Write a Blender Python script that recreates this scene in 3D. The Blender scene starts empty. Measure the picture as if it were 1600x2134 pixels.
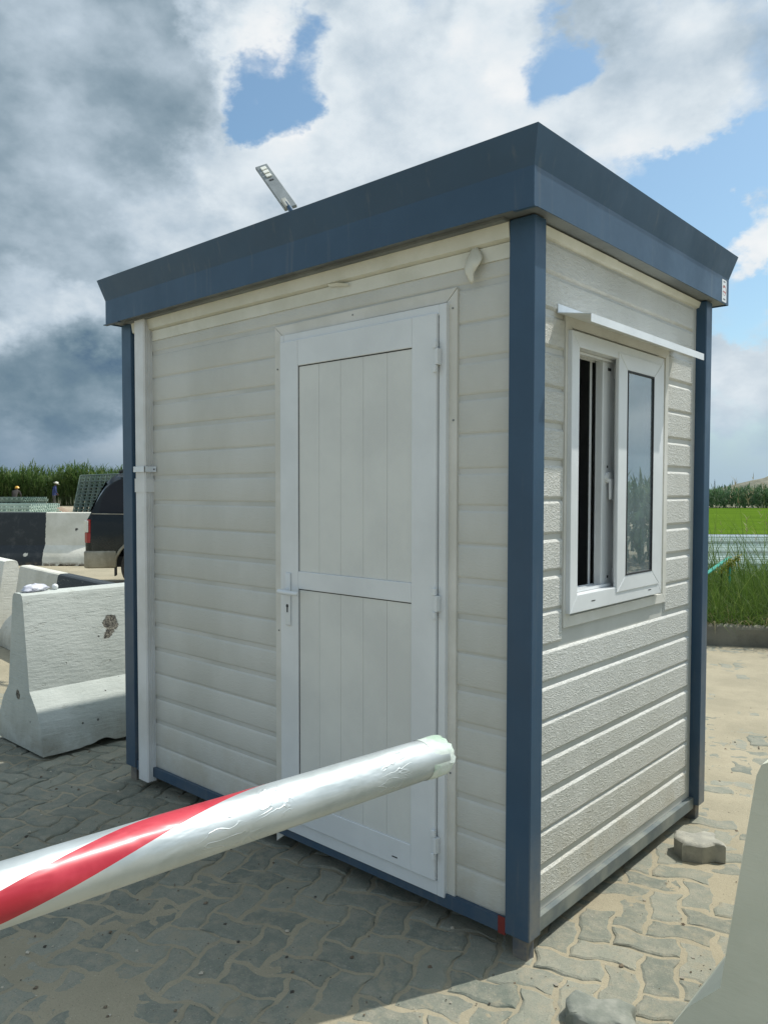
import bpy, bmesh, math, random
import numpy as np
from mathutils import Vector, Matrix, noise
R = math.radians
sc = bpy.context.scene
COL = sc.collection
rnd = random.Random(7)

# ------------------------------------------------------------------ helpers
def tag(o, label=None, cat=None, group=None, kind=None):
    if label: o['label'] = label
    if cat: o['category'] = cat
    if group: o['group'] = group
    if kind: o['kind'] = kind
    return o

def thing(name, label, cat, loc=(0, 0, 0), rz=0, group=None):
    o = bpy.data.objects.new(name, None)
    o.empty_display_size = .2
    COL.objects.link(o)
    o.location = loc
    o.rotation_euler = (0, 0, rz)
    return tag(o, label, cat, group)

class MB:
    def __init__(s):
        s.v = []; s.f = []; s.m = []
    def add(s, vs, fs, mi=0):
        b = len(s.v)
        s.v += [tuple(v) for v in vs]
        s.f += [tuple(i + b for i in f) for f in fs]
        s.m += [mi] * len(fs)
        return s
    def box(s, x0, x1, y0, y1, z0, z1, mi=0):
        vs = [(x, y, z) for z in (z0, z1) for y in (y0, y1) for x in (x0, x1)]
        return s.add(vs, [(0, 2, 3, 1), (4, 5, 7, 6), (0, 1, 5, 4), (2, 6, 7, 3), (0, 4, 6, 2), (1, 3, 7, 5)], mi)
    def bar(s, a, b, w, h=None, up=(0, 0, 1), mi=0):
        a = Vector(a); b = Vector(b); h = h or w
        d = (b - a).normalized(); u = Vector(up)
        if abs(d.dot(u)) > .98: u = Vector((1, 0, 0))
        sd = d.cross(u).normalized(); u = sd.cross(d)
        vs = []
        for p in (a, b):
            for i, j in ((-1, -1), (1, -1), (1, 1), (-1, 1)):
                vs.append(p + sd * i * w / 2 + u * j * h / 2)
        return s.add(vs, [(0, 1, 2, 3), (7, 6, 5, 4), (0, 4, 5, 1), (1, 5, 6, 2), (2, 6, 7, 3), (3, 7, 4, 0)], mi)
    def tube(s, pts, rad, n=12, cap=True, mi=0):
        pts = [Vector(p) for p in pts]
        rr = rad if isinstance(rad, (list, tuple)) else [rad] * len(pts)
        vs = []
        for i, p in enumerate(pts):
            d = (pts[min(i + 1, len(pts) - 1)] - pts[max(i - 1, 0)]).normalized()
            u = Vector((0, 0, 1)) if abs(d.z) < .95 else Vector((1, 0, 0))
            sd = d.cross(u).normalized(); u = sd.cross(d)
            for k in range(n):
                a = 2 * math.pi * k / n
                vs.append(p + (sd * math.cos(a) + u * math.sin(a)) * rr[i])
        fs = []
        for i in range(len(pts) - 1):
            for k in range(n):
                fs.append((i * n + k, i * n + (k + 1) % n, (i + 1) * n + (k + 1) % n, (i + 1) * n + k))
        if cap:
            fs.append(tuple(range(n))[::-1]); fs.append(tuple((len(pts) - 1) * n + k for k in range(n)))
        return s.add(vs, fs, mi)
    def prism(s, poly, axis, a, b, mi=0):
        # poly: list of (p,q) in the two other axes, extruded along axis from a to b
        def P(p, q, t):
            return {0: (t, p, q), 1: (p, t, q), 2: (p, q, t)}[axis]
        n = len(poly)
        vs = [P(p, q, a) for p, q in poly] + [P(p, q, b) for p, q in poly]
        fs = [tuple(range(n)), tuple(range(2 * n - 1, n - 1, -1))]
        fs += [(i, i + n, (i + 1) % n + n, (i + 1) % n) for i in range(n)]
        return s.add(vs, fs, mi)
    def build(s, name, mats, parent=None, smooth=None, bevel=0, seg=2, local=False, fix=True):
        me = bpy.data.meshes.new(name)
        off = Vector((0, 0, 0))
        if parent is not None and not local:
            off = parent.matrix_world.translation if False else Vector(PLOC.get(parent.name, parent.location))
        me.from_pydata([tuple(Vector(v) - off) for v in s.v], [], s.f)
        if not isinstance(mats, (list, tuple)): mats = [mats]
        for m in mats: me.materials.append(m)
        if len(mats) > 1:
            for p, mi in zip(me.polygons, s.m): p.material_index = mi
        if fix or bevel:
            bm = bmesh.new(); bm.from_mesh(me)
            if fix: bmesh.ops.recalc_face_normals(bm, faces=bm.faces)
            if bevel:
                es = [e for e in bm.edges if len(e.link_faces) == 2 and e.calc_face_angle(0) > .5]
                bmesh.ops.bevel(bm, geom=es, offset=bevel, segments=seg, affect='EDGES', profile=.5, clamp_overlap=True)
            bm.to_mesh(me); bm.free()
        if smooth:
            me.shade_smooth() if smooth is True else None
            if smooth is not True:
                for p in me.polygons: p.use_smooth = True
                me.set_sharp_from_angle(angle=smooth)
        me.update()
        o = bpy.data.objects.new(name, me)
        COL.objects.link(o)
        if parent is not None:
            o.parent = parent
            PLOC[o.name] = off
        return o
PLOC = {}

def copy_tree(o, parent=None):
    c = o.copy(); COL.objects.link(c)
    if parent is not None: c.parent = parent
    for ch in list(o.children): copy_tree(ch, c)
    return c

# ------------------------------------------------------------------ node helpers
def lin(r, g, b):
    f = lambda c: ((c / 255 + .055) / 1.055) ** 2.4 if c > 10 else c / 255 / 12.92
    return (f(r), f(g), f(b), 1)

class NT:
    def __init__(s, nt): s.nt = nt; s.n = nt.nodes; s.l = nt.links
    def new(s, t, **kw):
        nd = s.n.new(t)
        for k, v in kw.items(): setattr(nd, k, v)
        return nd
    def put(s, sock, v):
        if hasattr(v, 'is_linked') or isinstance(v, bpy.types.NodeSocket): s.l.new(v, sock)
        else: sock.default_value = v
    def math(s, op, a, b=0., c=None, clamp=False):
        nd = s.new('ShaderNodeMath', operation=op, use_clamp=clamp)
        s.put(nd.inputs[0], a); s.put(nd.inputs[1], b)
        if c is not None: s.put(nd.inputs[2], c)
        return nd.outputs[0]
    def vmath(s, op, a, b=(0, 0, 0), out=0):
        nd = s.new('ShaderNodeVectorMath', operation=op)
        s.put(nd.inputs[0], a)
        if op == 'SCALE': s.put(nd.inputs[3], b)
        else: s.put(nd.inputs[1], b)
        return nd.outputs[out]
    def noise(s, vec, scale, detail=4, rough=.55, out=0, dist=0.):
        nd = s.new('ShaderNodeTexNoise')
        s.put(nd.inputs['Vector'], vec); s.put(nd.inputs['Scale'], scale)
        nd.inputs['Detail'].default_value = detail; nd.inputs['Roughness'].default_value = rough
        nd.inputs['Distortion'].default_value = dist
        return nd.outputs[out]
    def mapr(s, v, a, b, c=0., d=1., smooth=True):
        nd = s.new('ShaderNodeMapRange'); nd.interpolation_type = 'SMOOTHSTEP' if smooth else 'LINEAR'
        s.put(nd.inputs[0], v)
        for i, x in zip((1, 2, 3, 4), (a, b, c, d)): s.put(nd.inputs[i], x)
        return nd.outputs[0]
    def mix(s, f, a, b, blend='MIX'):
        nd = s.new('ShaderNodeMix', data_type='RGBA', blend_type=blend)
        s.put(nd.inputs[0], f); s.put(nd.inputs[6], a); s.put(nd.inputs[7], b)
        return nd.outputs[2]
    def bump(s, h, strength=.5, dist=.01, normal=None):
        nd = s.new('ShaderNodeBump')
        nd.inputs['Strength'].default_value = strength; nd.inputs['Distance'].default_value = dist
        s.put(nd.inputs['Height'], h)
        if normal is not None: s.l.new(normal, nd.inputs['Normal'])
        return nd.outputs[0]
    def scalev(s, vec, sx, sy, sz):
        return s.vmath('MULTIPLY', vec, (sx, sy, sz))

def mat(name, color=(.5, .5, .5, 1), rough=.6, metal=0., spec=.5):
    m = bpy.data.materials.new(name); m.use_nodes = True
    t = NT(m.node_tree); b = t.n['Principled BSDF']
    b.inputs['Base Color'].default_value = color
    b.inputs['Roughness'].default_value = rough
    b.inputs['Metallic'].default_value = metal
    b.inputs['Specular IOR Level'].default_value = spec
    return m, t, b

def noisy(name, c1, c2, scale=8, rough=.6, bump=.0, bscale=60, bdist=.003, detail=5, metal=0., spec=.5, lo=.35, hi=.65):
    m, t, b = mat(name, c1, rough, metal, spec)
    co = t.new('ShaderNodeTexCoord').outputs['Object']
    n = t.noise(co, scale, detail, .6)
    t.put(b.inputs['Base Color'], t.mix(t.mapr(n, lo, hi), c1, c2))
    if bump:
        t.put(b.inputs['Normal'], t.bump(t.noise(co, bscale, 6, .65), bump, bdist))
    return m

# ------------------------------------------------------------------ camera
cam = bpy.data.cameras.new('Camera')
co = bpy.data.objects.new('Camera', cam); COL.objects.link(co); sc.camera = co
CP = Vector((1.25427, -2.07485, 1.48255)); yaw, pit, roll, F = .73178, -.03671, .0012, 1623.835
d = Vector((-math.sin(yaw) * math.cos(pit), math.cos(yaw) * math.cos(pit), math.sin(pit)))
r = d.cross(Vector((0, 0, 1))).normalized(); u = r.cross(d)
r2 = r * math.cos(roll) + u * math.sin(roll); u2 = u * math.cos(roll) - r * math.sin(roll)
co.matrix_world = Matrix(((r2.x, u2.x, -d.x, CP.x), (r2.y, u2.y, -d.y, CP.y), (r2.z, u2.z, -d.z, CP.z), (0, 0, 0, 1)))
cam.sensor_fit = 'VERTICAL'; cam.sensor_height = 24; cam.lens = 24 * F / 2134
cam.shift_y = (1084.03 - 1067) / 2134
cam.clip_start = .05; cam.clip_end = 6000
H0 = Vector((d.x, d.y, 0)).normalized()          # horizontal forward
def G(a, b, z=0):                                # a metres to the right, b metres ahead of where the photographer stood
    p = Vector((CP.x, CP.y, 0)) + r * a + H0 * b
    return Vector((p.x, p.y, z))

# ------------------------------------------------------------------ light
SUN = Vector((.255, .53, 1)).normalized()
sl = bpy.data.lights.new('Sun', 'SUN'); sl.energy = 4.6; sl.angle = R(.55); sl.color = (1, .965, .89)
so = bpy.data.objects.new('Sun', sl); COL.objects.link(so)
so.rotation_euler = SUN.to_track_quat('Z', 'Y').to_euler(); so.location = (4, 8, 14)
sc.view_settings.view_transform = 'Standard'; sc.view_settings.look = 'None'
sc.view_settings.exposure = -.08; sc.view_settings.gamma = 1

w = bpy.data.worlds.new('World'); sc.world = w; w.use_nodes = True
t = NT(w.node_tree); bg = t.n['Background']
sky = t.new('ShaderNodeTexSky'); sky.sky_type = 'NISHITA'; sky.sun_disc = False
sky.sun_elevation = math.asin(SUN.z); sky.sun_rotation = math.atan2(SUN.x, SUN.y)
sky.air_density = 1.0; sky.dust_density = 1.6; sky.ozone_density = 2.0
STR = .1
dirv = t.vmath('NORMALIZE', t.new('ShaderNodeTexCoord').outputs['Generated'])
flat = t.scalev(dirv, 1, 1, 1.5)
wob = t.vmath('SCALE', t.vmath('SUBTRACT', t.noise(flat, 6., 6, .62, out=1), (.5, .5, .5)), .20)
dw = t.vmath('NORMALIZE', t.vmath('ADD', dirv, wob))
def blob(v, r_in, r_out):
    c = Vector(v).normalized()
    dp = t.vmath('DOT_PRODUCT', dw, tuple(c), out=1)
    return t.mapr(dp, math.cos(r_out), math.cos(r_in))
def px(uu, vv):                                   # a compass direction and height in the sky
    return (d + r2 * ((uu - 800) / F) + u2 * ((1084.03 - vv) / F)).normalized()
def total(items, base):
    acc = base
    for uu, vv, ri, ro, wt in items:
        acc = t.math('MULTIPLY_ADD', blob(px(uu, vv), ri / F, ro / F), wt, acc)
    return acc
n1 = t.noise(flat, 3.4, 8, .55)
n2 = t.noise(flat, 11., 8, .62)
COVER = [(560, 155, 15, 135, -1.35), (575, 235, 5, 100, -.5), (1175, 110, 5, 95, -.62), (1250, 70, 5, 70, -.25), (560, -30, 20, 110, .6), (1290, 10, 10, 90, .35),
         (1500, 430, 10, 150, -.85), (1400, 440, 5, 110, -.4), (1610, 370, 10, 130, -.6), (1545, 620, 5, 100, -.75), (1610, 640, 5, 90, -.4), (1450, 500, 5, 110, -.45),
         (840, 30, 4, 70, -.35), (1480, 900, 30, 170, -.3), (1650, 500, 10, 90, -.3),
         (150, 250, 200, 520, .75), (800, 250, 100, 360, .5), (1350, 230, 40, 190, .4), (1570, 510, 10, 85, .75), (1560, 760, 30, 150, .45), (100, 700, 60, 240, .45), (80, 800, 90, 240, .7), (1585, 515, 20, 150, .7), (60, 910, 60, 200, .5)]
dens = total(COVER, t.math('MULTIPLY_ADD', t.math('SUBTRACT', n1, .5), 1.7, .46))
dens = t.math('MULTIPLY_ADD', t.math('SUBTRACT', n2, .5), 1.05, dens)
maskc = t.mapr(dens, -.02, .70)
SHADE = [(100, 170, 120, 430, -.09), (330, 330, 20, 170, -.07), (60, 480, 40, 280, -.02), (110, 810, 10, 150, -.26), (230, 812, 10, 130, -.16), (-60, 805, 20, 170, -.18), (100, 960, 40, 150, .0),
         (500, 90, 15, 110, .30), (510, 330, 30, 150, .20), (440, 480, 40, 200, .16), (820, 180, 90, 340, .16), (1060, 60, 20, 130, .20), (1350, 230, 60, 210, .20),
         (1570, 510, 10, 90, .28), (60, 650, 10, 110, .16), (190, 690, 10, 90, .16), (1560, 760, 40, 170, .06)]
n3 = t.noise(t.vmath('ADD', flat, tuple(SUN * .07)), 5.2, 8, .55)
n4 = t.noise(flat, 5.2, 8, .55)
lit = t.math('MULTIPLY_ADD', t.math('SUBTRACT', n4, n3), .95, .66)
lit = t.math('MULTIPLY_ADD', t.mapr(dens, .55, 1.5), -.10, lit)
lit = t.math('MULTIPLY_ADD', t.math('SUBTRACT', t.noise(flat, 2.4, 5, .5), .5), .30, lit)
lit = total(SHADE, lit)
K = 1 / STR
ramp = t.new('ShaderNodeValToRGB'); cr = ramp.color_ramp
def kc(*c):
    q = lin(*c); return (q[0], q[1], q[2], 1)
cr.elements[0].position = 0.; cr.elements[0].color = kc(72, 102, 132)
cr.elements[1].position = 1.; cr.elements[1].color = kc(248, 251, 253)
for p_, c_ in ((.22, (116, 140, 156)), (.42, (150, 170, 184)), (.62, (192, 208, 221)), (.82, (228, 238, 245))):
    e = cr.elements.new(p_); e.color = kc(*c_)
t.put(ramp.inputs[0], lit)
# clouds glow round the sun itself
glow = t.mapr(t.vmath('DOT_PRODUCT', dirv, tuple(SUN), out=1), .78, .985, 1., 3.6)
cloud = t.vmath('SCALE', ramp.outputs[0], t.math('MULTIPLY', glow, K))
skyc = t.mix(1., sky.outputs[0], (1.42, 1.66, 1.58, 1), 'MULTIPLY')
zz = t.new('ShaderNodeSeparateXYZ'); t.put(zz.inputs[0], dirv)
col = t.mix(maskc, skyc, cloud)
west = blob(px(-100, 930), 250 / F, 560 / F)
hazec = t.mix(west, tuple(x * K for x in kc(174, 200, 219)[:3]) + (1,), tuple(x * K for x in kc(112, 138, 160)[:3]) + (1,))
col = t.mix(t.math('MULTIPLY', t.mapr(zz.outputs[2], .015, .12, 1., 0.), .85), col, hazec)
t.put(bg.inputs['Color'], col); bg.inputs['Strength'].default_value = STR

# ------------------------------------------------------------------ materials
def panel_mat(name, axis, strength):
    m, t, b = mat(name, lin(224, 221, 211), .42)
    co = t.new('ShaderNodeTexCoord').outputs['Object']
    v = t.scalev(co, 34, 34, 84)
    n = t.noise(v, 1., 3, .6, dist=1.0)
    rid = t.math('ABSOLUTE', t.math('SUBTRACT', n, .5))
    hgt = t.mapr(rid, 0., .16)
    t.put(b.inputs['Normal'], t.bump(hgt, strength, .0036))
    big = t.noise(t.scalev(co, 1, 1, .5), 2.5, 4, .6)
    c = t.mix(t.mapr(big, .35, .7), lin(201, 201, 194), lin(189, 189, 181))
    sp = t.new('ShaderNodeSeparateXYZ'); t.put(sp.inputs[0], co)
    drt = t.math('MULTIPLY', t.mapr(sp.outputs[2], .5, .08), t.mapr(t.noise(co, 6, 6, .7), .35, .7))
    c = t.mix(t.math('MULTIPLY', drt, .5), c, lin(172, 162, 140))
    t.put(b.inputs['Base Color'], c)
    return m
M = {}
M['plank'] = panel_mat('embossed_panel', 0, .58)
M['plank_soft'] = panel_mat('embossed_panel_soft', 1, .22)
M['sheet'] = noisy('panel_sheet', lin(194, 194, 188), lin(181, 182, 175), 3, .45)
M['white'] = noisy('white_pvc', lin(221, 224, 224), lin(211, 214, 214), 2.5, .28, .05, 9, .002)
M['doorpanel'] = noisy('door_infill', lin(216, 217, 211), lin(206, 207, 202), 2.5, .38, .06, 6, .003)
M['trim'] = noisy('trim_sheet', lin(214, 212, 204), lin(202, 200, 190), 5, .4, .08, 12, .003)
M['film'] = noisy('yellowed_film', lin(216, 214, 200), lin(204, 202, 186), 6, .4, .2, 22, .003)
m, t, b = mat('blue_grey_steel', (.034, .076, .125, 1), .36, spec=.42)
co = t.new('ShaderNodeTexCoord').outputs['Object']
c = t.mix(t.mapr(t.noise(co, 3, 5, .6), .35, .65), (.035, .079, .134, 1), (.030, .069, .118, 1))
stk = t.noise(t.scalev(co, 26, 26, 1.6), 1., 6, .65)
c = t.mix(t.math('MULTIPLY', t.mapr(stk, .56, .74), .22), c, (.20, .20, .18, 1))
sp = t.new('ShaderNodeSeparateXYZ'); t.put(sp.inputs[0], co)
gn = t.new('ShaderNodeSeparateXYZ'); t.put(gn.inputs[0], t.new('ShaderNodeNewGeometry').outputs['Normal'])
dust_bounce = t.math('MULTIPLY', t.mapr(sp.outputs[2], .50, .05), t.mapr(t.noise(co, 9, 6, .7), .3, .7, .12, .6))
c = t.mix(t.math('MULTIPLY', dust_bounce, t.mapr(gn.outputs[0], .2, .6, .25, 1.)), c, (.26, .23, .17, 1))  # dust low down; paler +X faces have the sand's reflection painted in
t.put(b.inputs['Base Color'], c)
t.put(b.inputs['Roughness'], t.mapr(t.noise(co, 5, 6, .65), .3, .7, .30, .48))
t.put(b.inputs['Normal'], t.bump(t.noise(co, 3.2, 3, .5), .35, .006))
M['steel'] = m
M['foot'] = noisy('dusty_steel', (.09, .10, .11, 1), (.22, .19, .15, 1), 14, .7)
M['soffit'] = noisy('soffit_sheet', lin(128, 132, 130), lin(104, 108, 108), 4, .55)
M['dark'] = mat('shadow_gap', (.012, .014, .016, 1), .8)[0]
M['gasket'] = mat('rubber_gasket', (.02, .022, .025, 1), .6)[0]
M['inner'] = noisy('interior_lining', lin(168, 172, 172), lin(150, 154, 154), 3, .7)
M['alu'] = noisy('white_sheet_metal', lin(226, 231, 234), lin(214, 219, 222), 7, .3, .1, 14, .003)
M['red_paint'] = mat('red_paint', (.17, .02, .015, 1), .6)[0]
M['pvc_pipe'] = noisy('pipe_pvc', lin(220, 221, 220), lin(206, 206, 202), 4, .36, .04, 8, .002)
m, t, b = mat('window_glass', (.6, .75, .78, 1), .02)
b.inputs['Alpha'].default_value = 1
gl = t.new('ShaderNodeBsdfGlossy'); gl.inputs['Roughness'].default_value = .01; gl.inputs['Color'].default_value = (.95, 1, 1, 1)
tr = t.new('ShaderNodeBsdfTransparent'); tr.inputs['Color'].default_value = (.52, .66, .70, 1)
fr = t.new('ShaderNodeFresnel'); fr.inputs['IOR'].default_value = 1.65
ms = t.new('ShaderNodeMixShader')
t.put(ms.inputs[0], t.math('MULTIPLY_ADD', fr.outputs[0], 1.2, .26, clamp=True)); t.l.new(tr.outputs[0], ms.inputs[1]); t.l.new(gl.outputs[0], ms.inputs[2])
df = t.new('ShaderNodeBsdfDiffuse'); df.inputs['Color'].default_value = (.50, .60, .63, 1)
m3 = t.new('ShaderNodeMixShader'); cog = t.new('ShaderNodeTexCoord').outputs['Object']
t.put(m3.inputs[0], t.mapr(t.noise(t.scalev(cog, 6, 6, 2.2), 1.4, 6, .65), .3, .75, .13, .26))
t.l.new(ms.outputs[0], m3.inputs[1]); t.l.new(df.outputs[0], m3.inputs[2])
t.l.new(m3.outputs[0], t.n['Material Output'].inputs['Surface'])
M['glass'] = m

def concrete_mat(name, c1, c2, holes=True, patches=(), dirt=lin(120, 112, 92), two=None, flake=.4, rough_k=.75):
    m, t, b = mat(name, c1, .75)
    co = t.new('ShaderNodeTexCoord').outputs['Object']
    base = t.mix(t.mapr(t.noise(co, 2.2, 6, .65), .35, .65), c1, c2)
    sp = t.new('ShaderNodeSeparateXYZ'); t.put(sp.inputs[0], co)
    if two is not None:                           # painted black beyond one point along its length
        base = t.mix(t.math('LESS_THAN', sp.outputs[1], two), base, lin(44, 52, 56))
    # streaks and flaking where the paint is thin
    fl = t.noise(t.scalev(co, 2.2, 2.2, 9), 3.4, 8, .72)
    base = t.mix(t.math('MULTIPLY', t.mapr(fl, .60, .66), flake), base, lin(168, 170, 160))
    low = t.math('MULTIPLY', t.mapr(sp.outputs[2], .26, .02), t.mapr(t.noise(co, 5, 6, .7), .3, .65))
    base = t.mix(t.math('MULTIPLY', low, .55), base, dirt)
    h = t.math('MULTIPLY', t.noise(co, 38, 7, .7), .4)
    h = t.math('MULTIPLY_ADD', t.noise(t.scalev(co, 3, 3, 16), 3., 6, .7), .8, h)
    h = t.math('MULTIPLY_ADD', t.mapr(fl, .58, .66), -.6 * flake, h)
    if holes:
        vo = t.new('ShaderNodeTexVoronoi'); t.put(vo.inputs['Vector'], co); vo.inputs['Scale'].default_value = 17
        msk = t.mapr(vo.outputs['Distance'], .10, .14, 1., 0.)
        sel = t.math('GREATER_THAN', t.noise(co, 4, 4, .6), .55)
        msk = t.math('MULTIPLY', msk, sel)
        base = t.mix(t.math('MULTIPLY', msk, .85), base, lin(74, 74, 68))
        h = t.math('MULTIPLY_ADD', msk, -1.5, h)
    for (px_, py_, pz_, rad) in patches:
        wv = t.vmath('ADD', co, t.vmath('SCALE', t.vmath('SUBTRACT', t.noise(co, 16, 5, .7, out=1), (.5, .5, .5)), .09))
        dd = t.vmath('DISTANCE', wv, (px_, py_, pz_), out=1)
        mk = t.mapr(dd, rad * .85, rad, 1., 0.)
        pc = t.mix(t.mapr(t.noise(co, 55, 4, .7), .4, .6), lin(52, 50, 46), lin(128, 124, 112))
        base = t.mix(mk, base, pc)
        h = t.math('MULTIPLY_ADD', mk, t.math('MULTIPLY_ADD', t.noise(co, 45, 4, .7), 3., -3.), h)
    t.put(b.inputs['Base Color'], base)
    t.put(b.inputs['Normal'], t.bump(h, rough_k, .008))
    return m

# ------------------------------------------------------------------ ground
def gz(x, y):
    s = max(0., min(1., (-x - 18) / 37)); return .42 * s * s * (3 - 2 * s)
def fbm(x, y, sc_, oct_=4):
    return noise.fractal(Vector((x * sc_, y * sc_, 3.1)), 1.0, 2.0, oct_)
def axis_vals(lo, hi, dlo, dhi, far0, far1, fine):
    a = list(np.arange(dlo, dhi + 1e-6, fine))
    step = fine * 3; x = dhi + step
    while x < far1: a.append(x); step *= 1.5; x += step
    a.append(far1); step = fine * 3; x = dlo - step; pre = []
    while x > far0: pre.append(x); step *= 1.5; x -= step
    pre.append(far0)
    return pre[::-1] + a
X0, X1, Y0, Y1 = -4.4, 1.7, -2.3, 5.7
gx = axis_vals(0, 0, X0, X1, -3000, 3000, .016); gy = axis_vals(0, 0, Y0, Y1, -3000, 3000, .016)
def ss(a, b, x):
    q = max(0., min(1., (x - a) / (b - a))); return q * q * (3 - 2 * q)
def sand_level(x, y):
    L = -.0040
    L += .0016 * ss(.0, -.5, y) * ss(-1.9, -1.2, x)
    L -= .0026 * ss(-.9, -2.2, x)                 # little sand left of the booth
    L += .0054 * ss(.5, 2.2, y) * ss(-1.2, -.2, x)   # drifts up beside and behind it
    L += .004 * ss(2.6, 4., y)
    return L
vs = []
for y in gy:
    for x in gx:
        if X0 - .3 < x < X1 + .3 and Y0 - .3 < y < Y1 + .3:
            z = sand_level(x, y) + .0052 * fbm(x, y, 1.3, 2) + .0028 * fbm(x + 7, y, 4.5, 3) + .0013 * fbm(x, y + 5, 24, 3)
        else:
            z = gz(x, y) + (.02 * fbm(x, y, .35, 3) if abs(x) < 80 and abs(y) < 80 else 0)
            e = max(X0 - .3 - x, x - X1 - .3, Y0 - .3 - y, y - Y1 - .3)
            z = z * min(1, e / 2) + .004
        vs.append((x, y, z))
nx = len(gx)
fs = [(j * nx + i, j * nx + i + 1, (j + 1) * nx + i + 1, (j + 1) * nx + i) for j in range(len(gy) - 1) for i in range(nx - 1)]
m, t, b = mat('sand', lin(214, 196, 160), .9, spec=.2)
co = t.new('ShaderNodeTexCoord').outputs['Object']
c = t.mix(t.mapr(t.noise(co, 2.3, 6, .6), .35, .65), (.345, .305, .215, 1), (.285, .255, .180, 1))
c = t.mix(t.math('MULTIPLY', t.mapr(t.noise(co, 140, 3, .7), .5, .75), .5), c, (.22, .185, .14, 1))
c = t.mix(t.math('MULTIPLY', t.mapr(t.noise(co, 260, 2, .6), .66, .72), .8), c, (.07, .055, .04, 1))
c = t.mix(t.math('MULTIPLY', t.mapr(t.noise(co, 210, 2, .6), .68, .74), .7), c, (.62, .56, .45, 1))
sp = t.new('ShaderNodeSeparateXYZ'); t.put(sp.inputs[0], co)
far = t.mapr(t.vmath('LENGTH', co, out=1), 60, 120)
c = t.mix(far, c, t.mix(t.mapr(t.noise(co, .05, 5, .6), .4, .6), (.05, .09, .03, 1), (.10, .12, .05, 1)))
t.put(b.inputs['Base Color'], c)
t.put(b.inputs['Normal'], t.bump(t.math('MULTIPLY_ADD', t.noise(co, 220, 3, .7), .6, t.noise(co, 45, 5, .7)), .55, .006))
me = bpy.data.meshes.new('ground'); me.from_pydata(vs, [], fs); me.materials.append(m)
for p_ in me.polygons: p_.use_smooth = True
me.update(); go = bpy.data.objects.new('ground', me); COL.objects.link(go); tag(go, kind='structure')

# paving stones: wavy blocks in a herringbone
U = .109
def wave(p, cth, sth):
    x, y = p
    A = .0135; P = 2 * U
    wv = lambda q: .8 * math.sin(2 * math.pi * q / P) + .2 * math.sin(6 * math.pi * q / P + .6)
    x2 = x + A * wv(y + .03); y2 = y + A * wv(x + .03)
    return (x2 * cth - y2 * sth, x2 * sth + y2 * cth)
pv = []; pf = []; pc = []
cth, sth = math.cos(R(20)), math.sin(R(20))
def stone(i0, j0, wi, hj):
    x0, x1, y0, y1 = i0 * U, (i0 + wi) * U, j0 * U, (j0 + hj) * U
    g = .004
    cx, cy = (x0 + x1) / 2, (y0 + y1) / 2
    C = wave((cx, cy), cth, sth)
    if not (X0 - .25 < C[0] < X1 + .25 and Y0 - .25 < C[1] < Y1 + .05): return
    k = 6
    P = []
    for a in range(wi * k): P.append((x0 + (x1 - x0) * a / (wi * k), y0))
    for a in range(hj * k): P.append((x1, y0 + (y1 - y0) * a / (hj * k)))
    for a in range(wi * k): P.append((x1 - (x1 - x0) * a / (wi * k), y1))
    for a in range(hj * k): P.append((x0, y1 - (y1 - y0) * a / (hj * k)))
    P = [wave(q, cth, sth) for q in P]
    rr = random.Random(i0 * 7919 + j0 * 104729 + wi)
    dz = rr.gauss(0, .0016); tx, ty = rr.gauss(0, .008), rr.gauss(0, .008); rot = rr.gauss(0, .012)
    tint = rr.random()
    b0 = len(pv); n = len(P)
    cr_, sr_ = math.cos(rot), math.sin(rot)
    for ring, (ins, zo) in enumerate(((.0035, -.04), (.0035, -.0085), (.0075, -.0035), (.0145, -.0004))):
        for (qx, qy) in P:
            vx, vy = qx - C[0], qy - C[1]
            L = math.hypot(vx, vy); s_ = (L - ins * 1.25) / L
            vx, vy = vx * s_, vy * s_
            jx = .0022 * noise.noise(Vector((qx * 60, qy * 60, tint * 9))) + .0026 * min(0, noise.noise(Vector((qx * 22, qy * 22, tint * 30))) + .25)
            vx, vy = vx * cr_ - vy * sr_ + jx, vx * sr_ + vy * cr_ + jx
            pv.append((C[0] + vx, C[1] + vy, zo + dz + tx * vx + ty * vy + (0 if ring < 2 else .0012 * noise.noise(Vector((qx * 25, qy * 25, 2))))))
    for ring in range(3):
        for a in range(n):
            pf.append((b0 + ring * n + a, b0 + ring * n + (a + 1) % n, b0 + (ring + 1) * n + (a + 1) % n, b0 + (ring + 1) * n + a)); pc.append(tint)
    pf.append(tuple(b0 + 3 * n + a for a in range(n))); pc.append(tint)
for i in range(-90, 90):
    for j in range(-90, 90):
        q = (i + j) % 4 if False else (i - j) % 4
        if q == 0: stone(i, j, 2, 1)
        elif q == 2: stone(i, j, 1, 2) if False else None
        if (i - j) % 4 == 3: stone(i, j, 1, 2)
m, t, b = mat('paver', (.3, .3, .28, 1), .85, spec=.25)
co = t.new('ShaderNodeTexCoord').outputs['Object']
at = t.new('ShaderNodeAttribute'); at.attribute_name = 'tint'
c = t.mix(at.outputs['Fac'], (.150, .164, .134, 1), (.250, .252, .200, 1))
c = t.mix(t.math('MULTIPLY', t.mapr(t.noise(co, 16, 7, .7), .4, .68), .6), c, (.32, .295, .225, 1))
c = t.mix(t.math('MULTIPLY', t.mapr(t.noise(co, 150, 4, .7), .52, .7), .6), c, (.12, .12, .11, 1))
c = t.mix(t.math('MULTIPLY', t.mapr(t.noise(co, 240, 2, .6), .64, .72), .6), c, (.5, .48, .42, 1))
c = t.mix(t.math('MULTIPLY', t.mapr(t.noise(co, 1.6, 4, .6), .52, .7), .35), c, (.10, .125, .10, 1))
c = t.mix(t.math('MULTIPLY', t.mapr(t.noise(co, 9, 10, .78), .52, .60), .6), c, (.29, .262, .19, 1))
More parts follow.
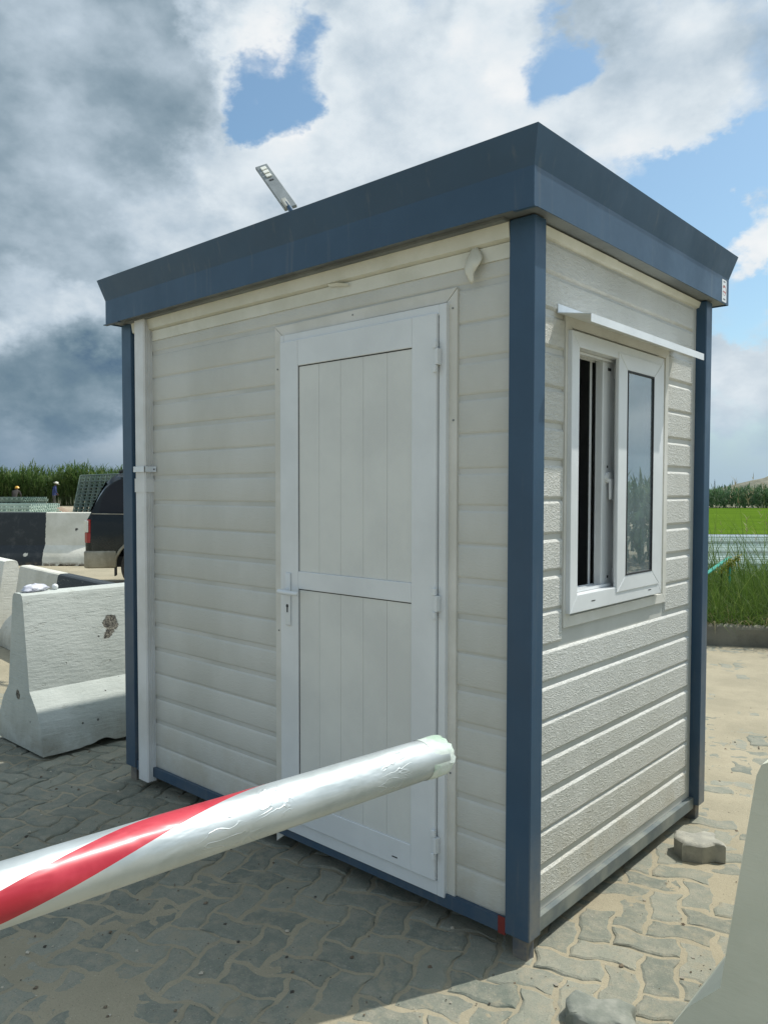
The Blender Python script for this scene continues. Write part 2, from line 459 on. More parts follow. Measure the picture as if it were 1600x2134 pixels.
t.put(b.inputs['Base Color'], c)
t.put(b.inputs['Normal'], t.bump(t.math('MULTIPLY_ADD', t.noise(co, 170, 4, .75), .7, t.noise(co, 40, 5, .7)), .6, .004))
me = bpy.data.meshes.new('paving'); me.from_pydata(pv, [], pf); me.materials.append(m)
a_ = me.attributes.new('tint', 'FLOAT', 'FACE'); a_.data.foreach_set('value', pc)
me.update(); po = bpy.data.objects.new('paving', me); COL.objects.link(po); tag(po, kind='structure')

# loose grit on the paving: too many grains to count
gb = MB(); rg = random.Random(3)
for k in range(6500):
    x = rg.uniform(-3.4, 1.5); y = rg.uniform(-1.3, 4.8)
    if -2.4 < x < 0 and .05 < y < 1.5: continue
    s_ = .0016 * rg.paretovariate(2.0); s_ = min(s_, .009)
    if fbm(x, y, 3, 2) < -.15 and s_ < .005: continue
    vs = [(x + s_ * rg.uniform(.7, 1.3) * a, y + s_ * rg.uniform(.7, 1.3) * b_, .001 + s_ * .7 * c_) for a, b_, c_ in ((1, 0, 0), (-1, 0, 0), (0, 1, 0), (0, -1, 0), (.2, .1, 1), (0, 0, -1))]
    gb.add(vs, [(0, 2, 4), (2, 1, 4), (1, 3, 4), (3, 0, 4), (2, 0, 5), (1, 2, 5), (3, 1, 5), (0, 3, 5)], rg.choice((0, 0, 1, 2)))
tag(gb.build('grit', [noisy('grit_brown', (.12, .09, .06, 1), (.2, .16, .11, 1), 40, .9), noisy('grit_pale', (.4, .36, .28, 1), (.5, .45, .36, 1), 40, .9), noisy('grit_dark', (.04, .035, .03, 1), (.09, .08, .06, 1), 40, .9)], fix=False), kind='stuff')

# ------------------------------------------------------------------ the booth
L_, W_ = 2.40, 1.507
booth = thing('guard_booth', 'white prefabricated booth with blue-grey steel frame, closed door and half-open window', 'cabin', (-1.2, .75, 0))
PLOC['guard_booth'] = Vector((-1.2, .75, 0))
# base frame
bf = MB()
bf.box(-2.31, -.09, .008, .06, .064, .110); bf.box(-2.31, -.09, W_ - .06, W_ - .008, .064, .110)
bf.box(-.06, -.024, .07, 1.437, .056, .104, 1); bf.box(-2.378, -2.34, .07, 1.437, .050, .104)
for i in range(1, 5): bf.box(-2.4 + i * .48 - .03, -2.4 + i * .48 + .03, .06, W_ - .06, .066, .104)
bf.build('base_frame', [M['steel'], noisy('dusty_sandlit_steel', (.21, .225, .20, 1), (.11, .135, .14, 1), 7, .55, .1, 30, .002)], booth)  # window-side rail: dust plus light off the sand, put into its colour
rp = MB(); rp.box(-.118, -.0905, .004, .0075, .062, .118)
rp.build('painted_end', M['red_paint'], booth)
# posts with feet
def post(xa, xb, ya, yb, sx, sy):
    p = MB(); p.box(xa, xb, ya, yb, .071, 2.322)
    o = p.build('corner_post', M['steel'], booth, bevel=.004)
    fx = (xa + xb) / 2 + sx * .008; fy = (ya + yb) / 2 + sy * .004
    q = MB(); q.box(fx - .027, fx + .027, fy - .022, fy + .022, -.01, .0705)
    q.build('foot', M['foot'], o, bevel=.003)
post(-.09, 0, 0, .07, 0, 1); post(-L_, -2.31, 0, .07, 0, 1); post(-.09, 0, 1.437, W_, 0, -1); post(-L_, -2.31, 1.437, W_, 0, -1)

# walls: sheet plus raised planks
def planks(mb, a0, a1, face, axis, zj, skip, z0=.108, z1=2.23, out=.008, dir_=-1):
    # zj: height of one panel joint; three planks of .1209 per panel
    pit = .3627
    k0 = int((z0 - zj) / pit) - 2
    for k in range(k0, k0 + 12):
        for q in range(3):
            lo = zj + k * pit + q * pit / 3; hi = lo + pit / 3
            lo += .003 if q == 0 else .009; hi -= .003 if q == 2 else .009
            lo = max(lo, z0); hi = min(hi, z1)
            if hi - lo < .02: continue
            spans = [(a0, a1)]
            for (s0, s1, t0, t1) in skip:
                ns = []
                for (p0, p1) in spans:
                    if hi <= t0 or lo >= t1 or p1 <= s0 or p0 >= s1: ns.append((p0, p1)); continue
                    if p0 < s0: ns.append((p0, s0))
                    if p1 > s1: ns.append((s1, p1))
                spans = ns
            for (p0, p1) in spans:
                if p1 - p0 < .015: continue
                c_ = .009
                i0, i1, j0, j1 = p0 + c_, p1 - c_, lo + c_, hi - c_
                if i1 <= i0 or j1 <= j0: continue
                f0, f1 = face, face + dir_ * out
                def V(p, z, f): return (p, f, z) if axis == 0 else (f, p, z)
                ring = []
                for (cc, ff) in ((0., f0 - dir_ * .004), (0., f0 + dir_ * .0005), (c_ * .35, f0 + dir_ * out * .55), (c_, f1)):
                    ring += [V(p0 + cc, lo + cc, ff), V(p1 - cc, lo + cc, ff), V(p1 - cc, hi - cc, ff), V(p0 + cc, hi - cc, ff)]
                fs_ = []
                for rr in range(3):
                    for e in range(4): fs_.append((rr * 4 + e, rr * 4 + (e + 1) % 4, (rr + 1) * 4 + (e + 1) % 4, (rr + 1) * 4 + e))
                fs_.append((12, 13, 14, 15))
                # subdivide the long side a little is not needed: planks are straight
                mb.add(ring, fs_, 1)
# door wall
wl = MB()
wl.box(-2.335, -.065, .027, .09, .105, 2.325, 0)
planks(wl, -2.30, -.092, .027, 0, 2.033 - .3627 * 4, [(-1.215, -.305, 0, 2.145)], dir_=-1, out=.0042)
wl.build('wall', [M['sheet'], M['plank_soft']], booth, smooth=R(20))
# window wall with a real opening
wy0, wy1, wz0, wz1 = .300, 1.003, 1.105, 1.99
wl = MB()
wl.box(-.11, -.045, .045, wy0, .105, 2.325); wl.box(-.11, -.045, wy1, 1.465, .105, 2.325)
wl.box(-.11, -.045, wy0, wy1, .105, wz0); wl.box(-.11, -.045, wy0, wy1, wz1, 2.325)
planks(wl, .060, 1.392, -.045, 1, 1.456 - .3627 * 4, [(.262, 1.108, 1.032, 2.065)], z1=2.284, dir_=1, out=.008)
wl.build('wall', [M['sheet'], M['plank']], booth, smooth=R(20))
for (x0, x1, y0, y1) in ((-2.335, -.065, W_ - .09, W_ - .03), (-2.36, -2.30, .045, 1.465)):
    wl = MB()
    wl.box(x0, x1, y0, y1, .105, 2.325)
    if x1 - x0 > 1: planks(wl, -2.30, -.10, W_ - .03, 0, 2.033 - .3627 * 4, [], dir_=1)
    else: planks(wl, .075, 1.43, -2.36, 1, 1.456 - .3627 * 4, [], dir_=-1)
    wl.build('wall', [M['sheet'], M['plank_soft']], booth, smooth=R(20))
fl = MB(); fl.box(-2.30, -.11, .09, W_ - .09, .1045, .13); fl.build('floor', M['inner'], booth)
fl = MB(); fl.box(-2.30, -.111, .0905, W_ - .0905, 2.22, 2.25); fl.box(-2.298, -2.29, .092, W_ - .092, .131, 2.219); fl.box(-2.289, -.112, W_ - .099, W_ - .091, .131, 2.219); fl.box(-2.289, -.112, .091, .099, .131, 2.219)
fl.build('lining', M['inner'], booth)

# roof: soffit, vertical band, flared band
def ringpts(ox0, ox1, oy0, oy1, z): return [(ox0, oy0, z), (ox1, oy0, z), (ox1, oy1, z), (ox0, oy1, z)]
A1 = (-2.426, .039, -.070, 1.594); A2 = (-2.456, .069, -.100, 1.625)
rf = MB()
zs = [(A1, 2.320), (A1, 2.4346), (A2, 2.537), ((A2[0] + .004, A2[1] - .004, A2[2] + .004, A2[3] - .004), 2.5375), ((A1[0] + .02, A1[1] - .02, A1[2] + .02, A1[3] - .02), 2.44)]
vs = []
for a, z in zs: vs += ringpts(*a, z)
vs += ringpts(A1[0] + .003, A1[1] - .003, A1[2] + .003, A1[3] - .003, 2.320)
vs += ringpts(A1[0] + .003, A1[1] - .003, A1[2] + .003, A1[3] - .003, 2.335)
fs = []
for rr in range(4):
    for e in range(4): fs.append((rr * 4 + e, rr * 4 + (e + 1) % 4, (rr + 1) * 4 + (e + 1) % 4, (rr + 1) * 4 + e))
fs.append((16, 17, 18, 19))
for e in range(4):
    fs.append((e, (e + 1) % 4, 20 + (e + 1) % 4, 20 + e)); fs.append((20 + e, 20 + (e + 1) % 4, 24 + (e + 1) % 4, 24 + e))
rf.add(vs, fs)
# seams where the folded sheets lap at the near corner
rf.box(.030, .0405, -.0712, -.0605, 2.321, 2.4335)
roof = rf.build('roof', M['steel'], booth)
sf = MB(); sf.box(A1[0] + .0035, A1[1] - .0035, A1[2] + .0035, A1[3] - .0035, 2.326, 2.334)
sf.box(-2.31, -.092, -.030, .0265, 2.316, 2.3255)
sf.build('soffit', M['soffit'], roof)
lip = MB()
lip.box(A1[0] - .012, -2.30, A1[2] - .006, -.055, 2.3155, 2.3195); lip.build('folded_lip', M['steel'], roof); lip = MB(); lip.box(-.03, .043, A1[2] - .004, -.060, 2.3155, 2.3195)
lip.build('folded_lip', M['steel'], roof)
# sticker on the fascia
m, t, b = mat('sticker', lin(226, 230, 232), .35)
co = t.new('ShaderNodeTexCoord').outputs['Object']
M['sticker'] = m
sk = MB(); yc, zc = 1.535, 2.375
pts = []
for (cx, cz, a0) in ((.022, .043, 0), (-.022, .043, 90), (-.022, -.043, 180), (.022, -.043, 270)):
    for k in range(5): pts.append((yc + cx + .006 * math.cos(R(a0 + k * 22.5)), zc + cz + .006 * math.sin(R(a0 + k * 22.5))))
sk.prism(pts, 0, .0392, .0402)
st = sk.build('sticker', M['sticker'], booth)
red = mat('sticker_red', (.55, .13, .11, 1), .4)[0]; drk = mat('sticker_ink', (.05, .07, .09, 1), .4)[0]
em = MB()
def arc(r0, r1, a0, a1, cy, cz, mi):
    n = 14
    for k in range(n):
        aa, ab = R(a0 + (a1 - a0) * k / n), R(a0 + (a1 - a0) * (k + 1) / n)
        em.add([(.0406, cy + q * math.cos(a) , cz + q * math.sin(a)) for a, q in ((aa, r0), (ab, r0), (ab, r1), (aa, r1))], [(0, 1, 2, 3)], mi)
arc(.0205, .0228, -80, 150, yc, zc + .002, 0); arc(.021, .0225, 200, 275, yc, zc + .002, 1)
arc(.006, .010, 20, 200, yc - .006, zc + .014, 0); arc(.010, .014, 60, 150, yc + .002, zc + .006, 0)
em.add([(.0406, yc + a, zc + b_) for a, b_ in ((-.014, -.006), (.016, -.010), (.016, -.004), (-.014, .000))], [(0, 1, 2, 3)], 0)
for k in range(5):
    em.add([(.0406, yc - .012 + k * .005 + a, zc + .037 + b_) for a, b_ in ((0, 0), (.0035, 0), (.0035, .005), (0, .005))], [(0, 1, 2, 3)], 1)
    em.add([(.0406, yc - .014 + k * .006 + a, zc - .040 + b_) for a, b_ in ((0, 0), (.0042, 0), (.0042, .006), (0, .006))], [(0, 1, 2, 3)], 1)
em.build('emblem', [red, drk], st, fix=False)

# covering strips under the roof
cs = MB()
cs.prism([(.0265, 2.318), (-.004, 2.318), (.004, 2.272), (.0265, 2.262)], 0, -2.30, -.0915)
cs.build('cover_strip', M['film'], booth)
cs = MB(); cs.prism([(.0268, 2.2615), (.0165, 2.2615), (.0175, 2.214), (.0268, 2.214)], 0, -2.14, -.092)
cs.build('cover_strip', M['film'], booth)
cs = MB(); cs.prism([(-.0455, 2.318), (-.022, 2.318), (-.031, 2.293), (-.0455, 2.289)], 1, .071, .61)
cs.build('cover_strip', M['film'], booth)
cs = MB(); cs.prism([(-.0455, 2.3182), (-.025, 2.3182), (-.033, 2.296), (-.0455, 2.292)], 1, .614, 1.437)
cs.build('cover_strip', M['film'], booth)
# curl of protective film hanging off the wall
cf = MB(); n = 8
outl = [(-.245, 2.272), (-.222, 2.278), (-.196, 2.240), (-.188, 2.222), (-.206, 2.195), (-.222, 2.182), (-.216, 2.150), (-.236, 2.146), (-.243, 2.176), (-.262, 2.196)]
cf.add([(x, .0130 - .030 * math.sin(max(0, 2.275 - z) * 14) ** 2 * (.4 + .6 * abs(math.sin((x + .23) * 40))), z) for x, z in outl] + [(-.224, -.018, 2.215)], [(k, (k + 1) % 10, 10) for k in range(10)])
o = cf.build('peeling_film', M['film'], booth, smooth=True)
sd = o.modifiers.new('s', 'SUBSURF'); sd.levels = 2; sd.render_levels = 2
so_ = o.modifiers.new('t', 'SOLIDIFY'); so_.thickness = .001
cf = MB(); cf.add([(-.90, .0035, 2.268), (-.84, -.004, 2.262), (-.79, .004, 2.250), (-.80, .010, 2.245), (-.85, .006, 2.252), (-.90, .008, 2.260)], [(0, 1, 4, 5), (1, 2, 3, 4)])
cf.build('peeling_film', M['film'], booth)

# ---- door
dt = MB()
dt.prism([(-1.225, .020), (-1.225, 2.150), (-1.176, 2.110), (-1.176, .06)], 1, .0165, .028)
dt.prism([(-.300, .106), (-.300, 2.154), (-.345, 2.112), (-.345, .064)], 1, .0160, .028)
dt.prism([(-1.224, 2.152), (-.301, 2.1565), (-.3455, 2.1135), (-1.1755, 2.1115)], 1, .0155, .028)
dt.build('door_trim', M['trim'], booth, bevel=.0015)
for x_, z_ in ((-1.207, 1.98), (-1.204, .91), (-.318, 2.09), (-.314, 1.72), (-.320, .53), (-.78, 2.137)):
    q = MB(); q.tube([(x_, .0158, z_), (x_, .0140, z_)], .0035, 8); q.build('screw', M['soffit'], booth)
fr = MB()
fr.box(-1.173, -1.152, 0, .06, .098, 2.108); fr.box(-.363, -.333, 0, .06, .098, 2.108)
fr.box(-1.1518, -.3632, .0005, .06, 2.072, 2.108); fr.box(-1.1518, -.3632, .0005, .06, .098, .148)
door = fr.build('door', M['white'], booth, bevel=.002)
bk = MB(); bk.box(-1.1515, -.3635, .020, .06, .1485, 2.0715); bk.build('rebate', M['gasket'], door)
lf = MB(); yF = -.010
xl0, xl1, xr0, xr1 = -1.163, -1.058, -.474, -.3665
lf.box(xl0, xl1, yF, .019, .150, 2.078); lf.box(xr0, xr1, yF, .019, .150, 2.078)
for z0, z1 in ((.150, .243), (1.096, 1.166), (1.976, 2.078)): lf.box(xl1 + .0003, xr0 - .0003, yF + .0003, .019, z0, z1)
leaf = lf.build('door_leaf', M['white'], door, bevel=.0025)
for z0, z1 in ((.243, 1.096), (1.166, 1.976)):
    pn = MB(); n = 5; wx = (xr0 - xl1) / n
    pn.box(xl1, xr0, yF + .0085, .018, z0, z1, 1)
    for k in range(n):
        pn.box(xl1 + k * wx + (.004 if k == 0 else .0006), xl1 + (k + 1) * wx - (.0006 if k < n - 1 else .0), yF + .006, yF + .0090, z0 + .0005, z1 - .004, 0)
    ln_b = MB(); ln_b.box(xl1, xl1 + .0035, yF + .0055, yF + .0086, z0, z1); ln_b.box(xl1 + .0036, xr0, yF + .0055, yF + .0086, z1 - .0036, z1); ln_b.build('gasket', M['gasket'], door)
    pn.build('infill_panel', [M['doorpanel'], M['doorpanel']], door)
hd = MB(); hd.box(-1.128, -1.098, yF - .008, yF - .0003, .945, 1.157)
hdl = hd.build('handle', M['white'], door, bevel=.006, seg=3, smooth=R(40))
lv = MB(); lv.tube([(-1.113, yF - .006, 1.085), (-1.113, yF - .045, 1.085)], .010, 12); lv.tube([(-1.122, yF - .046, 1.085), (-1.09, yF - .047, 1.084), (-1.03, yF - .044, 1.083), (-1.015, yF - .040, 1.083)], [.010, .0105, .009, .008], 12)
lv.build('lever', M['white'], door, smooth=R(40))
kh = MB(); kh.box(-1.1165, -1.1095, yF - .0092, yF - .0078, .998, 1.020); kh.tube([(-1.113, yF - .0077, 1.024), (-1.113, yF - .0092, 1.024)], .007, 12)
kh.build('keyhole', M['gasket'], door)
for z in (1.932, 1.105, .278):
    h_ = MB(); x = -.3655
    h_.box(x - .009, x + .006, yF - .012, yF - .0004, z - .052, z - .028); h_.box(x - .009, x + .006, yF - .012, yF - .0004, z + .028, z + .052)
    h_.box(x + .0005, x + .014, yF - .013, yF + .009, z - .027, z + .027)
    h_.build('hinge', M['white'], door, bevel=.002)
sl_ = MB(); sl_.box(-.56, -.535, yF - .0006, yF + .001, .175, .179); sl_.build('drain_slot', M['gasket'], door)

# ---- downpipe on the door wall
dp = MB()
def fluted(z0, z1, grow=0):
    x0, x1, y0, y1 = -2.240 - grow, -2.152 + grow, -.024 - grow, .024
    pts = [(x0, y1), (x0, y0 + .006), (x0 + .006, y0), (x1 - .006, y0)]
    pts += [(x1, y0 + .006)]
    for k in range(4):
        yy = y0 + .010 + k * .0095
        pts += [(x1, yy), (x1 - .004, yy + .0015), (x1 - .004, yy + .005), (x1, yy + .0065)] if not grow else []
    pts += [(x1, y1)]
    dp.prism(pts, 2, z0, z1)
dp.v = []; fluted(.042, 2.318)
pipe = dp.build('downpipe', M['pvc_pipe'], booth)
dp = MB(); fluted(1.478, 1.545, .004); dp.build('pipe_collar', M['pvc_pipe'], pipe)
dp = MB(); dp.box(-2.248, -2.144, -.0315, -.0285, 1.577, 1.604); dp.box(-2.147, -2.144, -.0315, .0185, 1.577, 1.604); dp.box(-2.144, -2.118, .0155, .0185, 1.577, 1.604); dp.box(-2.248, -2.245, -.0315, .0185, 1.577, 1.604)
cl = dp.build('pipe_clamp', M['alu'], pipe)
dp = MB(); dp.tube([(-2.131, .0156, 1.590), (-2.131, .0125, 1.590)], .004, 10); dp.build('screw', M['gasket'], cl)

# ---- window
xf = -.0372
wt = MB()
o_ = (.257, 1.113, 1.025, 2.072); i_ = (.300, 1.080, 1.062, 2.030)
def quad_frame(mb, o, i, xa, xb):
    O = [(o[0], o[2]), (o[1], o[2]), (o[1], o[3]), (o[0], o[3])]; I = [(i[0], i[2]), (i[1], i[2]), (i[1], i[3]), (i[0], i[3])]
    for k in range(4):
        q = [O[k], O[(k + 1) % 4], I[(k + 1) % 4], I[k]]
        mb.prism(q, 0, xa, xb)
quad_frame(wt, o_, i_, -.0448, -.0335)
wt.build('window_trim', M['trim'], booth, bevel=.001)
wf = MB(); quad_frame(wf, (.272, 1.029, 1.072, 2.018), (.324, .977, 1.132, 1.967), -.108, -.018)
win = wf.build('window', M['white'], booth, bevel=.002)
for z0, z1 in ((1.1322, 1.143), (1.957, 1.9668)):
    tk = MB()
    for x in (-.052, -.075, -.098): tk.box(x - .002, x + .002, .3245, .9765, z0, z1)
    tk.box(-.1, -.05, .3245, .9765, z0 if z0 < 1.5 else z1 - .001, z0 + .001 if z0 < 1.5 else z1)
    tk.build('sliding_track', M['white'], win)
def sash(name, y0, y1, z0, z1, xa, xb, st_, rl):
    s_ = MB(); quad_frame(s_, (y0, y1, z0, z1), (y0 + st_, y1 - st_, z0 + rl, z1 - rl), xa, xb)
    o = s_.build(name, M['white'], win, bevel=.003)
    g = MB(); xm = (xa + xb) / 2
    g.box(xm - .003, xm + .003, y0 + st_ - .004, y1 - st_ + .004, z0 + rl - .004, z1 - rl + .004)
    g.build('pane', M['glass'], o)
    k = MB(); quad_frame(k, (y0 + st_, y1 - st_, z0 + rl, z1 - rl), (y0 + st_ + .006, y1 - st_ - .006, z0 + rl + .006, z1 - rl - .006), xm - .006, xm + .0085)
    k.build('gasket', M['gasket'], o)
    return o
sash('sash', .614, .998, 1.112, 1.990, -.029, -.0145, .074, .058)
ins = sash('sash', .583, .975, 1.136, 1.964, -.092, -.062, .092, .058)
q = MB(); q.box(-.0615, -.0560, .6745, .680, 1.137, 1.963); q.build('mullion', M['white'], win)
q = MB(); q.box(-.1065, -.104, .566, .580, 1.136, 1.964); q.build('mullion', M['white'], win)
q = MB(); q.box(-.0600, -.0475, .6805, .700, 1.137, 1.963); q.build('brush_seal', M['gasket'], win)
q = MB(); q.tube([(-.0615, .622, 1.535), (-.050, .622, 1.535)], .020, 16); q.prism([(.612, 1.53), (.632, 1.53), (.628, 1.455), (.616, 1.455)], 0, -.050, -.042)
q.build('latch', M['white'], ins, smooth=R(40))
q = MB(); q.tube([(-.0617, .624, 1.575), (-.0605, .624, 1.575)], .005, 10); q.build('screw', M['gasket'], ins)
q = MB(); q.box(-.0617, -.0605, .620, .645, 1.928, 1.938); q.build('roller_slot', M['gasket'], ins)
q = MB(); q.box(-.0617, -.0605, .630, .640, 1.162, 1.172); q.build('screw', M['gasket'], ins)
for ya_, za_ in ((.425, 1.100), (.900, 1.094)):
    q = MB(); q.box(-.0182, -.0173, ya_, ya_ + .028, za_, za_ + .0032); q.build('drain_slot', M['gasket'], win)
# awning sheet over the window
va = MB()
y0, y1 = .205, 1.182
prof = [(-.0365, 2.094), (-.0345, 2.094), (-.0345, 2.066), (.083, 2.046), (.083, 2.020), (.0815, 2.020), (.0815, 2.0445), (-.0365, 2.064)]
va.prism(prof, 1, y0, y1)
va.build('awning', M['alu'], booth)
M['_'] = None

# ------------------------------------------------------------------ concrete barriers
PROF = [(-.300, 0), (-.275, .147), (-.213, .253), (-.137, .335), (-.068, .842), (-.058, .868), (-.040, .879), (.040, .879), (.058, .868), (.068, .842), (.137, .335), (.213, .253), (.275, .147), (.300, 0)]
def barrier_mesh(name, length, mats, parent, chips=.03, seed=1, hs=1., ws=1., split=None):
    rr = random.Random(seed)
    mb = MB(); n = len(PROF); N = max(2, int(length / .025))
    for k in range(N + 1):
        yy = length * k / N
        cl_ = chips * max(0, fbm(k * .025 + seed * 3, seed, 5, 4)) * 1.6
        cr_ = chips * max(0, fbm(k * .025 + seed * 3, seed + 9, 5, 4) + .1) * 1.8
        if k in (0, N): cl_ = cr_ = 0
        for i, (x, z) in enumerate(PROF):
            zz_ = z * hs
            if i == 0: zz_ = cl_
            if i == n - 1: zz_ = cr_
            j = .0018 * noise.noise(Vector((yy * 3, x * 9, z * 5 + seed)))
            mb.v.append((x * ws + j, yy, zz_))
    for k in range(N):
        for i in range(n - 1):
            mb.f.append((k * n + i, k * n + i + 1, (k + 1) * n + i + 1, (k + 1) * n + i)); mb.m.append(0)
        mb.f.append((k * n + n - 1, k * n, (k + 1) * n, (k + 1) * n + n - 1)); mb.m.append(0)
    mb.f.append(tuple(range(n))[::-1]); mb.m.append(0); mb.f.append(tuple(N * n + i for i in range(n))); mb.m.append(0)
    o = mb.build(name, mats, parent, local=True, smooth=R(28))
    return o
WB1, WB2 = lin(184, 189, 183), lin(168, 174, 168)
mA = concrete_mat('whitewashed_concrete', WB1, WB2, True, [(.10, .52, .655, .050), (.10, .50, .59, .030), (-.01, 0, .29, .028)])
bar1 = barrier_mesh('concrete_barrier', 2.0, mA, None, .022, 2)
bar1.location = (-3.26, -.176, .02)
tag(bar1, 'white concrete barrier with a chipped dark hole, standing left of the booth downpipe', 'barrier')
# chipped foot blocks keep it on the paving
mB = concrete_mat('two_tone_concrete', lin(206, 204, 192), lin(188, 186, 172), False, [], two=1.55)
bar2 = barrier_mesh('concrete_barrier', 2.6, mB, None, .02, 5, hs=.852, ws=.95)
bar2.location = (-3.95, 1.02, 0); bar2.rotation_euler = (0, 0, R(84))
tag(bar2, 'part white, part black concrete barrier lying crosswise behind the chipped barrier', 'barrier')
mC = concrete_mat('pale_concrete', lin(216, 215, 205), lin(200, 199, 188), True, [])
bar3 = barrier_mesh('concrete_barrier', 2.4, mC, None, .02, 8, hs=.87)
bar3.location = (-6.98, 1.33, 0); bar3.rotation_euler = (0, 0, R(84))
tag(bar3, 'white concrete barrier cut off by the left edge, nearest the black painted one', 'barrier')
mD = concrete_mat('grey_white_concrete', lin(206, 206, 188), lin(194, 195, 176), True, [], dirt=lin(150, 148, 128), flake=.0, rough_k=.28)
bar4 = barrier_mesh('concrete_barrier', 2.0, mD, None, .015, 11)
bar4.location = (.803, -.275, .02)
tag(bar4, 'grey white concrete barrier end in the foreground, in front of the window side', 'barrier')
mE = concrete_mat('black_white_concrete', lin(220, 218, 206), lin(206, 203, 190), True, [], two=None)
def bw_mat():
    m, t, b = mat('black_and_white_paint', WB1, .6)
    co = t.new('ShaderNodeTexCoord').outputs['Object']
    sp = t.new('ShaderNodeSeparateXYZ'); t.put(sp.inputs[0], co)
    wt_ = t.mix(t.mapr(t.noise(co, 3, 6, .6), .35, .65), lin(222, 220, 208), lin(206, 204, 190))
    bk_ = t.mix(t.mapr(t.noise(co, 5, 6, .7), .5, .7), (.018, .024, .028, 1), (.05, .055, .058, 1))
    e = t.math('ADD', sp.outputs[1], t.math('MULTIPLY', t.math('SUBTRACT', t.noise(co, 12, 4, .6), .5), .04))
    c = t.mix(t.math('GREATER_THAN', e, 1.52), bk_, wt_)
    wv = t.vmath('ADD', co, t.vmath('SCALE', t.vmath('SUBTRACT', t.noise(co, 18, 4, .7, out=1), (.5, .5, .5)), .1))
    for p_, rad, cc in (((.24, 1.18, .22), .05, lin(190, 190, 180)), ((.10, 2.14, .72), .035, lin(60, 60, 56))):
        c = t.mix(t.mapr(t.vmath('DISTANCE', wv, p_, out=1), rad * .8, rad, 1., 0.), c, cc)
    c = t.mix(t.math('MULTIPLY', t.mapr(sp.outputs[2], .10, .02), t.mapr(t.noise(co, 7, 5, .7), .4, .55)), c, lin(110, 98, 78))
    t.put(b.inputs['Base Color'], c)
    t.put(b.inputs['Normal'], t.bump(t.noise(co, 30, 6, .7), .5, .01))
    return m
bar5 = barrier_mesh('concrete_barrier', 2.43, bw_mat(), None, .05, 14, hs=1.207)
# its long face looks back at the booth, running along the line of sight's right
ang = math.atan2(-r.x, r.y)
pE = G(-9.0 + .0, 15.35); bar5.location = (0, 0, 0)
a0 = Vector((-14.027, 4.837, 0)); dirb = r
off = Vector((-dirb.y, dirb.x, 0)) * .30
st_ = a0 - dirb * 1.52 + off
bar5.location = (st_.x, st_.y, 0); bar5.rotation_euler = (0, 0, math.atan2(-dirb.x, dirb.y))
tag(bar5, 'tall concrete barrier painted half black, half white behind the dark car', 'barrier')

# rubbish on top of the first barrier
pb = MB(); rr = random.Random(4); nu, nv = 18, 10
for j in range(nv + 1):
    for i in range(nu):
        a = 2 * math.pi * i / nu; b_ = -math.pi / 2 + math.pi * j / nv
        q = 1 + .45 * noise.noise(Vector((math.cos(a) * 2.2 + 4, math.sin(a) * 2.2, b_ * 2.2))) + .2 * noise.noise(Vector((math.cos(a) * 6, math.sin(a) * 6, b_ * 5)))
        pb.v.append((.042 * q * math.cos(a) * math.cos(b_), .080 * q * math.sin(a) * math.cos(b_), max(0, .016 + .026 * q * math.sin(b_))))
for j in range(nv):
    for i in range(nu): pb.f.append((j * nu + i, j * nu + (i + 1) % nu, (j + 1) * nu + (i + 1) % nu, (j + 1) * nu + i)); pb.m.append(0)
o = pb.build('plastic_bag', noisy('bag_film', lin(214, 216, 224), lin(190, 192, 204), 14, .35, .5, 40, .01), smooth=True)
o.location = (-3.275, -.070, .8985); o.rotation_euler = (0, 0, .1)
tag(o, 'crumpled white plastic bag on top of the chipped barrier', 'plastic bag')
cp = MB(); cp.tube([(0, 0, 0), (.003, .0, .012), (.0, .0, .026), (.0, 0, .038), (0, 0, .044)], [.010, .020, .023, .017, .004], 14)
o = cp.build('cup', M['white'], smooth=True); o.location = (-3.275, .05, .8985); o.scale = (.8, .8, .8)
tag(o, 'small round white cup on the chipped barrier, beside the plastic bag', 'cup')

